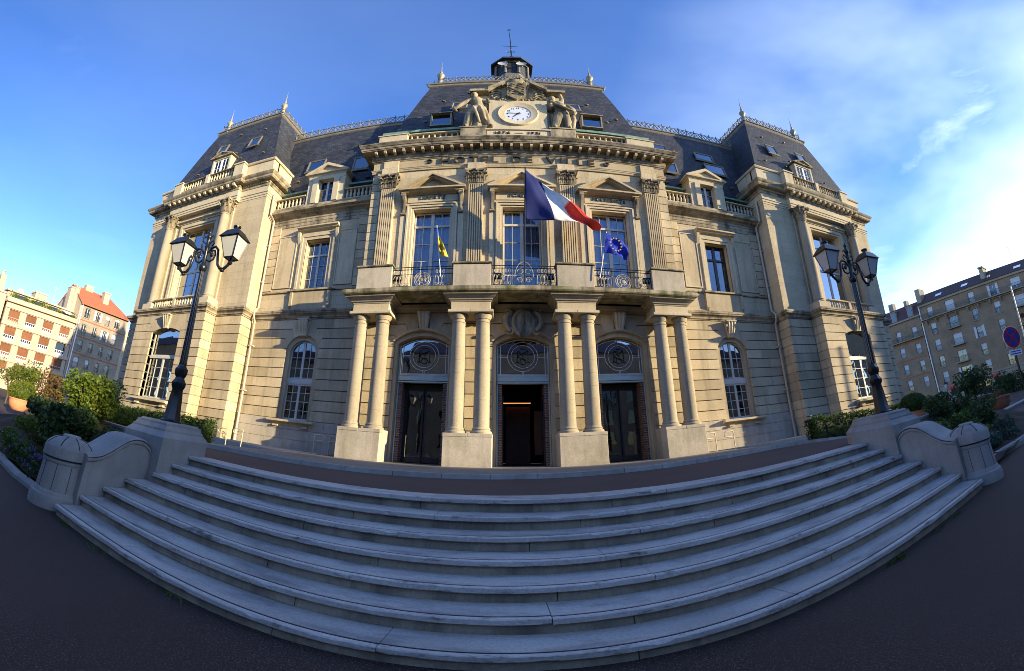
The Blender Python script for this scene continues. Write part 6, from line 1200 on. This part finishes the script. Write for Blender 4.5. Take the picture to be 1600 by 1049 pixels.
# ------------------------------------------------------------------ neighbouring buildings
def facade(T, tf, a0, a1, z0, z1, wins, mat, depth=.35, name='wall'):
    # wins: (centre, half width, z0, z1); columns must not overlap sideways unless the same centre
    cols = {}
    for w in wins: cols.setdefault(round(w[0], 2), []).append(w)
    m_ = MB(tf=tf); cur = a0
    for c in sorted(cols):
        hw = max(w[1] for w in cols[c]); m_.box(cur, c - hw, 0, depth, z0, z1); z = z0
        for w in sorted(cols[c], key=lambda q: q[2]):
            m_.box(c - hw, c + hw, 0, depth, z, w[2])
            if w[1] < hw - .01: m_.box(c - hw, c - w[1], 0, depth, w[2], w[3]); m_.box(c + w[1], c + hw, 0, depth, w[2], w[3])
            z = w[3]
        m_.box(c - hw, c + hw, 0, depth, z, z1); cur = c + hw
    m_.box(cur, a1, 0, depth, z0, z1); return m_.obj(name, mat, T)
def awin(T, tf, c, hw, z0, z1, kind, frame='whitef', sill='bstone', rail=False, d=.2):
    m_ = MB(tf=tf); f = .07
    m_.box(c - hw, c - hw + f, d, d + .06, z0, z1); m_.box(c + hw - f, c + hw, d, d + .06, z0, z1); m_.box(c - hw, c + hw, d + .002, d + .058, z0, z0 + f); m_.box(c - hw, c + hw, d + .002, d + .058, z1 - f, z1); m_.box(c - .05, c + .05, d - .01, d + .05, z0, z1)
    w = m_.obj('window', frame, T); MB(tf=tf).box(c - hw + .02, c + hw - .02, d + .03, d + .04, z0 + .02, z1 - .02).obj('pane', 'glassf', w); MB(tf=tf).box(c - hw - .1, c + hw + .1, -.12, d, z0 - .12, z0).obj('sill', sill, w)
    if kind == 'blind': MB(tf=tf).box(c - hw + .03, c + hw - .03, d - .05, d - .02, z0 + .05, z1).obj('blind', 'blind', w)
    elif kind == 'half': MB(tf=tf).box(c - hw + .03, c + hw - .03, d - .05, d - .02, z0 + (z1 - z0) * rnd.uniform(.25, .8), z1).obj('blind', 'blind', w)
    elif kind == 'shut':
        for q in (-1, 1): MB(tf=tf).box(c + q * hw, c + q * (hw + .42), -.05, -.01, z0, z1).obj('shutter', 'blind', w)
    if rail:
        r = MB(tf=tf); r.box(c - hw - .05, c + hw + .05, -.1, -.07, z0 + .85, z0 + .9); r.box(c - hw - .05, c + hw + .05, -.1, -.07, z0 + .05, z0 + .1)
        for k in range(9): x = c - hw + 2 * hw * k / 8; r.box(x - .012, x + .012, -.095, -.075, z0 + .1, z0 + .86)
        r.obj('window_rail', 'iron', w)
# left: cream block with brown roller shutters
tfl = lambda p: (-60.0 - p[1], p[0], p[2])
T = thing('apartment_building', (-60, 23, ZLOW), 'cream apartment block with brown roller shutters and roof terrace plants', 'building')
ws = []; cc = [18.35, 21.35, 24.45, 27.6]; rows = [(.95, 3.05), (3.70, 5.85), (6.43, 8.57), (9.25, 11.30)]
for c in cc:
    for a, b in rows: ws.append((c, .92, a, b))
facade(T, tfl, 16.7, 29.2, ZLOW, 12.4, ws, 'cream', .5)
MB(tf=tfl).box(16.9, 29.0, 2.6, 2.7, ZLOW, 12.3).obj('back_partition', 'dark', T)
for c in cc:
    for i, (a, b) in enumerate(rows):
        k = rnd.random(); low = a + (b - a) * (0.02 if k < .45 else rnd.uniform(.3, .45)); dk = (c > 27 and i == 2)
        n = 12
        if not dk:
            m_ = MB(tf=tfl); hh = (b - low) / n
            for j in range(n): m_.box(c - .9, c + .9, .20, .235, low + j * hh + .012, low + (j + 1) * hh); 
            m_.box(c - .9, c + .9, .21, .23, low, b); m_.obj('roller_shutter', 'shut', T)
        m_ = MB(tf=tfl); m_.box(c - .92, c + .92, .42, .46, a, b); m_.obj('pane', 'glassf', T)
        r = MB(tf=tfl); r.box(c - .92, c + .92, .04, .08, a + .75, a + .82)
        for j in range(6): x = c - .9 + 1.8 * j / 5; r.box(x - .03, x + .03, .05, .07, a, a + .76)
        r.box(c - .92, c + .92, .05, .07, a + .02, a + .34); r.obj('railing', 'white' if k > .3 else 'pinkr', T)
for z in (.35, 3.15, 5.95, 8.68, 11.42): MB(tf=tfl).box(16.6, 29.25, -.22, .1, z, z + .34).obj('floor_band', 'pinkr', T)
m_ = MB(tf=tfl); m_.box(16.5, 29.3, -.5, 6, 12.4, 12.75); m_.box(16.5, 29.3, -.5, -.35, 12.75, 13.15); m_.obj('terrace_parapet', 'cream', T)
m_ = MB(tf=tfl); m_.box(16.9, 29.0, 1.9, 7, 12.75, 14.5); m_.box(16.6, 29.2, 1.5, 7.2, 14.5, 14.75); PH = m_.obj('penthouse', 'cream', T)
for a, b in ((18.2, 20.4), (21.4, 23.4), (24.6, 26.2)): MB(tf=tfl).box(a, b, 1.85, 1.9, 12.9, 14.3).obj('pane', 'glassf', PH)
MB(tf=tfl).px([(-.3, 13.5), (1.9, 14.3), (1.9, 14.4), (-.3, 13.6)], 26.9, 28.9).obj('awning', 'white', T)
for c, s_ in ((17.6, .5), (19.6, .35), (20.9, .45), (22.6, .5), (23.8, .4), (25.6, .3), (28.2, .32)):
    m_ = MB(); leaf_cloud(m_, [(-59.7 + rnd.gauss(0, .15), c + rnd.gauss(0, s_ * .9), 13.1 + abs(rnd.gauss(0, s_))) for _ in range(240)], .12); stuff(m_.obj('terrace_plant', 'leaf', T))
m_ = MB(tf=tfl); m_.box(22.0, 24.2, 3.0, 5, 14.75, 16.0); m_.box(21.9, 24.3, 2.9, 5.1, 16.0, 16.2); m_.obj('roof_housing', 'cream', T); MB(tf=tfl).box(19.0, 19.8, 3, 4, 14.75, 15.7).obj('chimney', 'white', T)
for z0, a in ((14.7, 25.4),): m_ = MB(tf=tfl); m_.tube([(a, 3, 14.7), (a, 3, 18.3)], .04, 5); m_.tube([(a - .5, 3, 18.0), (a + .5, 3, 18.0)], .03, 4); m_.tube([(a - .4, 3, 17.7), (a + .4, 3, 17.7)], .03, 4); m_.obj('roof_antenna', 'greyf', T)
T = thing('apartment_building', (-60, 10, ZLOW), 'pinkish building with tall chimneys at the far left edge', 'building')
m_ = MB(tf=tfl); m_.box(-4, 16.45, .6, 9, ZLOW, 13.6); m_.box(-4.1, 16.5, .4, 9.2, 13.6, 13.9); m_.obj('wall', 'pinkr', T); m_ = MB(tf=tfl)
for c in (15.3, 14.0): m_.box(c - .45, c + .45, 1.0, 2.2, 13.9, 16.6); m_.lathe(c, 1.6, [(.3, 16.6), (.28, 17.2), (.36, 17.25), (.3, 17.4)], 10)
m_.objs('chimney', 'cream', T); 
for c in (3., 6.5, 10., 13.5):
    for z in (2.4, 5.4, 8.4, 11.2): awin(T, lambda p: (-60.42 - p[1], p[0], p[2]), c, .55, z - .8, z + .8, 'half')
# left: grey-brown brick house with a red tile roof
T = thing('apartment_building', (-60, 34, ZLOW), 'grey-brown brick apartment house with red tile roof, left of the town hall', 'building')
ws = []; cc = [31.0, 33.2, 35.3, 37.4]; rows = [(1.0, 2.75), (3.1, 4.85), (5.3, 7.05), (8.25, 10.0), (11.1, 12.85), (14.0, 15.7)]
for i, c in enumerate(cc):
    for a, b in rows: ws.append((c, .5 if i in (0, 3) else .40, a, b))
facade(T, tfl, 29.6, 39.5, ZLOW, 16.3, ws, 'gbrick', .4); MB(tf=tfl).box(29.8, 39.3, 1.8, 1.9, ZLOW, 16).obj('back_partition', 'dark', T)
for i, w in enumerate(ws): awin(T, tfl, w[0], w[1], w[2], w[3], ('none', 'half', 'shut', 'none', 'blind')[(i * 7) % 5] if i % 3 else 'none', 'whitef', 'bstone', True)
m_ = MB(tf=tfl); m_.box(29.35, 29.6, 0.02, 10, ZLOW, 16.3); m_.px([(0, 16.3), (10, 16.3), (5, 20.2)], 29.35, 29.6); m_.box(39.5, 39.7, .02, 10, ZLOW, 16.3); m_.objs('gable_wall', 'cream', T)
m_ = MB(tf=tfl); m_.add([(29.2, -.5, 16.2), (39.9, -.5, 16.2), (37.6, 5, 20.4), (29.2, 5, 20.4), (29.2, 10.4, 16.2), (39.9, 10.4, 16.2), (29.2, -.5, 16.05), (39.9, -.5, 16.05)], [(0, 1, 2, 3), (3, 2, 5, 4), (1, 5, 2), (0, 6, 7, 1)]); m_.obj('roof', 'tileb', T)
m_ = MB(tf=tfl)
for a, h in ((28.3, 18.9), (29.2, 19.2)): m_.box(a - .45, a + .4, 2.2, 3.6, 13, h); m_.box(a - .5, a + .45, 2.1, 3.7, h, h + .2)
m_.box(34.6, 35.8, 2.0, 3.0, 17, 20.2); m_.box(34.5, 35.9, 1.9, 3.1, 20.2, 20.4); m_.box(31.8, 33.4, 4.5, 5.5, 20, 21.2); m_.objs('chimney', 'cream', T); MB(tf=tfl).tube([(29.75, -.12, ZLOW), (29.75, -.12, 16.2)], .10, 8).obj('downpipe', 'white', T)
for z in (2.95, 7.6, 10.5, 13.4): MB(tf=tfl).box(29.62, 39.48, -.08, .05, z, z + .16).obj('floor_band', 'tileb', T)
m_ = MB(tf=tfl); m_.box(39.9, 46, 1.5, 9, ZLOW, 15.0); w3 = tag(m_.obj('apartment_building', 'cream'), 'pale gable seen between the brick house and the town hall', 'building')
# right: long beige brick block, and its smaller plum-roofed neighbour
tfr = lambda p: (60.0 + p[1], p[0], p[2])
T = thing('apartment_building', (60, 20, ZLOW), 'long beige brick apartment block with brown roof and balconies on the right', 'building')
ws = []; cc = [29.3, 25.4, 21.3, 17.3, 13.4, 9.4, 5.4, 1.2]; rows = [(-.2, 1.9), (2.4, 4.3), (5.2, 7.1), (8.15, 10.05), (11.15, 13.05), (14.05, 16.0)]
for i, c in enumerate(cc):
    for a, b in rows[1:]: ws.append((c, .85 if i % 3 == 1 else .52, a, b))
facade(T, tfr, -2, 31.3, ZLOW, 16.75, ws, 'bbrick', .4); MB(tf=tfr).box(-1.9, 31.2, 1.8, 1.9, ZLOW, 16.5).obj('back_partition', 'dark', T)
for i, w in enumerate(ws): awin(T, tfr, w[0], w[1], w[2], w[3], ('blind', 'half', 'none', 'blind', 'shut', 'none', 'half')[(i * 5) % 7], 'whitef', 'bstone', w[1] < .8)
for z, h in ((13.62, .26), (16.4, .4), (2.05, .25), (11.0, .0)):
    if h: MB(tf=tfr).box(-2.1, 31.4, -.25 if z > 13 else -.12, .05, z, z + h).obj('cornice_band', 'bstone', T)
for i, c in enumerate(cc):
    for k in range(2):
        if abs(c - cc[min(i + 1, 7)]) > .1: MB(tf=tfr).px([(-.02, 12.75), (-.55, 13.35), (-.62, 13.62), (-.02, 13.62)], c - .95 + 1.9 * k - .1, c - .95 + 1.9 * k + .1).obj('balcony_bracket', 'bstone', T)
def bal(T, tf, a, b, z, d=.75):
    m_ = MB(tf=tf); m_.box(a, b, -d, .0, z - .14, z); o = m_.obj('balcony', 'bstone', T); r = MB(tf=tf)
    r.box(a, b, -d, -d + .04, z + .92, z + .97); r.box(a, b, -d, -d + .04, z + .08, z + .12); n = int((b - a) / .13)
    for k in range(n + 1): x = a + (b - a) * k / n; r.box(x - .011, x + .011, -d + .01, -d + .03, z, z + .93)
    for x in (a, b): r.box(x - .02, x + .02, -d, 0, z + .92, z + .97)
    r.obj('balcony_railing', 'iron', o)
bal(T, tfr, -2, 31.2, 13.95, .8)
for c in (25.4, 13.4, 1.2):
    for z in (11.1, 8.1, 5.15): bal(T, tfr, c - 1.15, c + 1.15, z, .7)
m_ = MB(tf=tfr); m_.px([(-.45, 16.8), (2.8, 19.2), (9, 19.2), (12, 16.8)], -2.2, 31.5); RF = m_.obj('roof', 'broof', T)
for c in (27.3, 22.2, 18.0, 12.6, 7.): m_ = MB(tf=tfr); m_.add([(c - .6, .40, 17.44), (c + .6, .40, 17.44), (c + .6, 1.1, 17.96), (c - .6, 1.1, 17.96)], [(0, 1, 2, 3)]); m_.v = [(v[0], v[1], v[2] + .05) for v in m_.v]; m_.obj('roof_window', 'sky', RF)
m_ = MB(tf=tfr); m_.px([(.6, 17.2), (.6, 19.4), (2.6, 19.6), (2.6, 18.0)], 18.3, 19.0); m_.box(30.6, 31.5, .3, 2.2, 16.8, 19.9); m_.box(18.2, 19.1, .5, 2.7, 19.5, 19.75); m_.box(8.6, 9.6, 1.0, 3.0, 18, 20.6); m_.objs('chimney', 'bstone', T)
m_ = MB(tf=tfr); m_.tube([(13.6, 3, 19), (13.6, 3, 22.4)], .04, 5); m_.tube([(13.0, 3, 22.0), (14.2, 3, 22.3)], .03, 4); m_.obj('roof_antenna', 'greyf', T)
MB(tf=tfr).tube([(31.25, -.14, ZLOW), (31.25, -.14, 16.6)], .11, 8).obj('downpipe', 'white', T)
m_ = MB(tf=tfr); m_.box(-1.5, 31, -.06, .02, ZLOW, 1.9); m_.obj('ground_floor', 'bstone', T)
for c, nm in ((27.5, 'dark'), (23.4, 'glassf'), (19.2, 'dark'), (15.2, 'glassf'), (11, 'glassf')): MB(tf=tfr).box(c - 1.5, c + 1.5, -.12, -.05, ZLOW + .3, 1.1).obj('shop_window', nm, T)
for c in (28.6, 20.6): MB(tf=tfr).box(c - .9, c + .9, -.22, -.1, 1.15, 1.75).obj('shop_fascia', 'red', T)
T = thing('apartment_building', (60, 35, ZLOW), 'smaller brick apartment house with plum mansard roof beside the right pavilion', 'building')
ws = [(c, .5, a, b) for c in (33.2, 36.6, 40.0) for a, b in ((2.6, 4.4), (5.5, 7.3), (8.6, 10.4), (11.6, 13.5))]
facade(T, tfr, 31.6, 42, ZLOW, 15.2, ws, 'bbrick', .4); MB(tf=tfr).box(31.7, 41.9, 1.8, 1.9, ZLOW, 15).obj('back_partition', 'dark', T)
for i, w in enumerate(ws): awin(T, tfr, w[0], w[1], w[2], w[3], ('blind', 'half', 'blind')[i % 3], 'whitef', 'bstone', True)
m_ = MB(tf=tfr); m_.px([(-.1, 15.2), (.9, 17.9), (3, 18.4), (9, 18.4), (9, 15.2)], 31.6, 42); m_.obj('roof', 'proof', T); MB(tf=tfr).box(31.5, 42, -.35, .1, 15.0, 15.3).obj('eaves', 'bstone', T)
for c in (33.2, 36.8, 40): m_ = MB(tf=tfr); m_.box(c - .6, c + .6, .0, 1.5, 15.5, 17.3); m_.box(c - .7, c + .7, -.1, 1.5, 17.3, 17.45); d_ = m_.obj('dormer', 'bstone', T); MB(tf=tfr).box(c - .42, c + .42, -.04, .0, 15.7, 17.1).obj('pane', 'glassf', d_)
for z in (4.9, 7.95, 11.0): MB(tf=tfr).box(31.6, 42, -.06, .03, z, z + .15).obj('floor_band', 'tileb', T)
bal(T, tfr, 31.7, 41.8, 11.5, .6); m_ = MB(tf=tfr); m_.box(37.6, 38.6, 2, 3, 18, 19.6); m_.box(34.6, 35.2, 2, 3, 18, 19.2); m_.objs('chimney', 'bstone', T)
# across the street, behind the viewer: tall unseen block shaped to shade the steps
tfb = lambda p: (p[0], -22.0 - p[1], p[2])
def street_block(label, parts, tf, loc):
    T = thing('apartment_building', loc, label, 'building')
    for a0, a1, h, wm in parts:
        ws = [(a0 + 1.9 + 3.3 * i, .6, 1.2 + 3.1 * j, 3.1 + 3.1 * j) for i in range(int((a1 - a0 - 2.5) / 3.3) + 1) for j in range(int((h - 3) / 3.1))]
        facade(T, tf, a0, a1, ZLOW, h, ws, wm, .4); MB(tf=tf).box(a0, a1, .38, 11 if h < 20 else 4.0, ZLOW, h - .02).obj('block', 'pinkr', T)  # tall part kept thin so the sun clears it towards the bush
        MB(tf=tf).px([(-.3, h), (3.5, h + 2.6), (7.5, h + 2.6), (11.3, h)], a0, a1).obj('roof', 'broof', T) if h < 15 else None
        for w in ws: MB(tf=tf).box(w[0] - w[1], w[0] + w[1], .24, .27, w[2], w[3]).obj('pane', 'glassf', T)
street_block('tall pale apartment block across the street, unseen behind the viewer, shaped for its shade on the steps', ((81.6, 150, 23.4, 'bstone'), (54, 81.4, 18.15, 'bstone')), tfb, (98, -22, ZLOW))
tfc = lambda p: (p[0], -25.0 - p[1], p[2])
street_block('brick apartment block straight behind the viewer across the street', ((-14, 21, 14.5, 'bbrick'), (21.2, 49.8, 13.2, 'bstone')), tfc, (18, -25, ZLOW))
street_block('brick apartment block behind the viewer to the left', ((-42, -14.3, 13.0, 'gbrick'), (-80, -42.2, 14.8, 'bbrick')), tfc, (-45, -25, ZLOW))
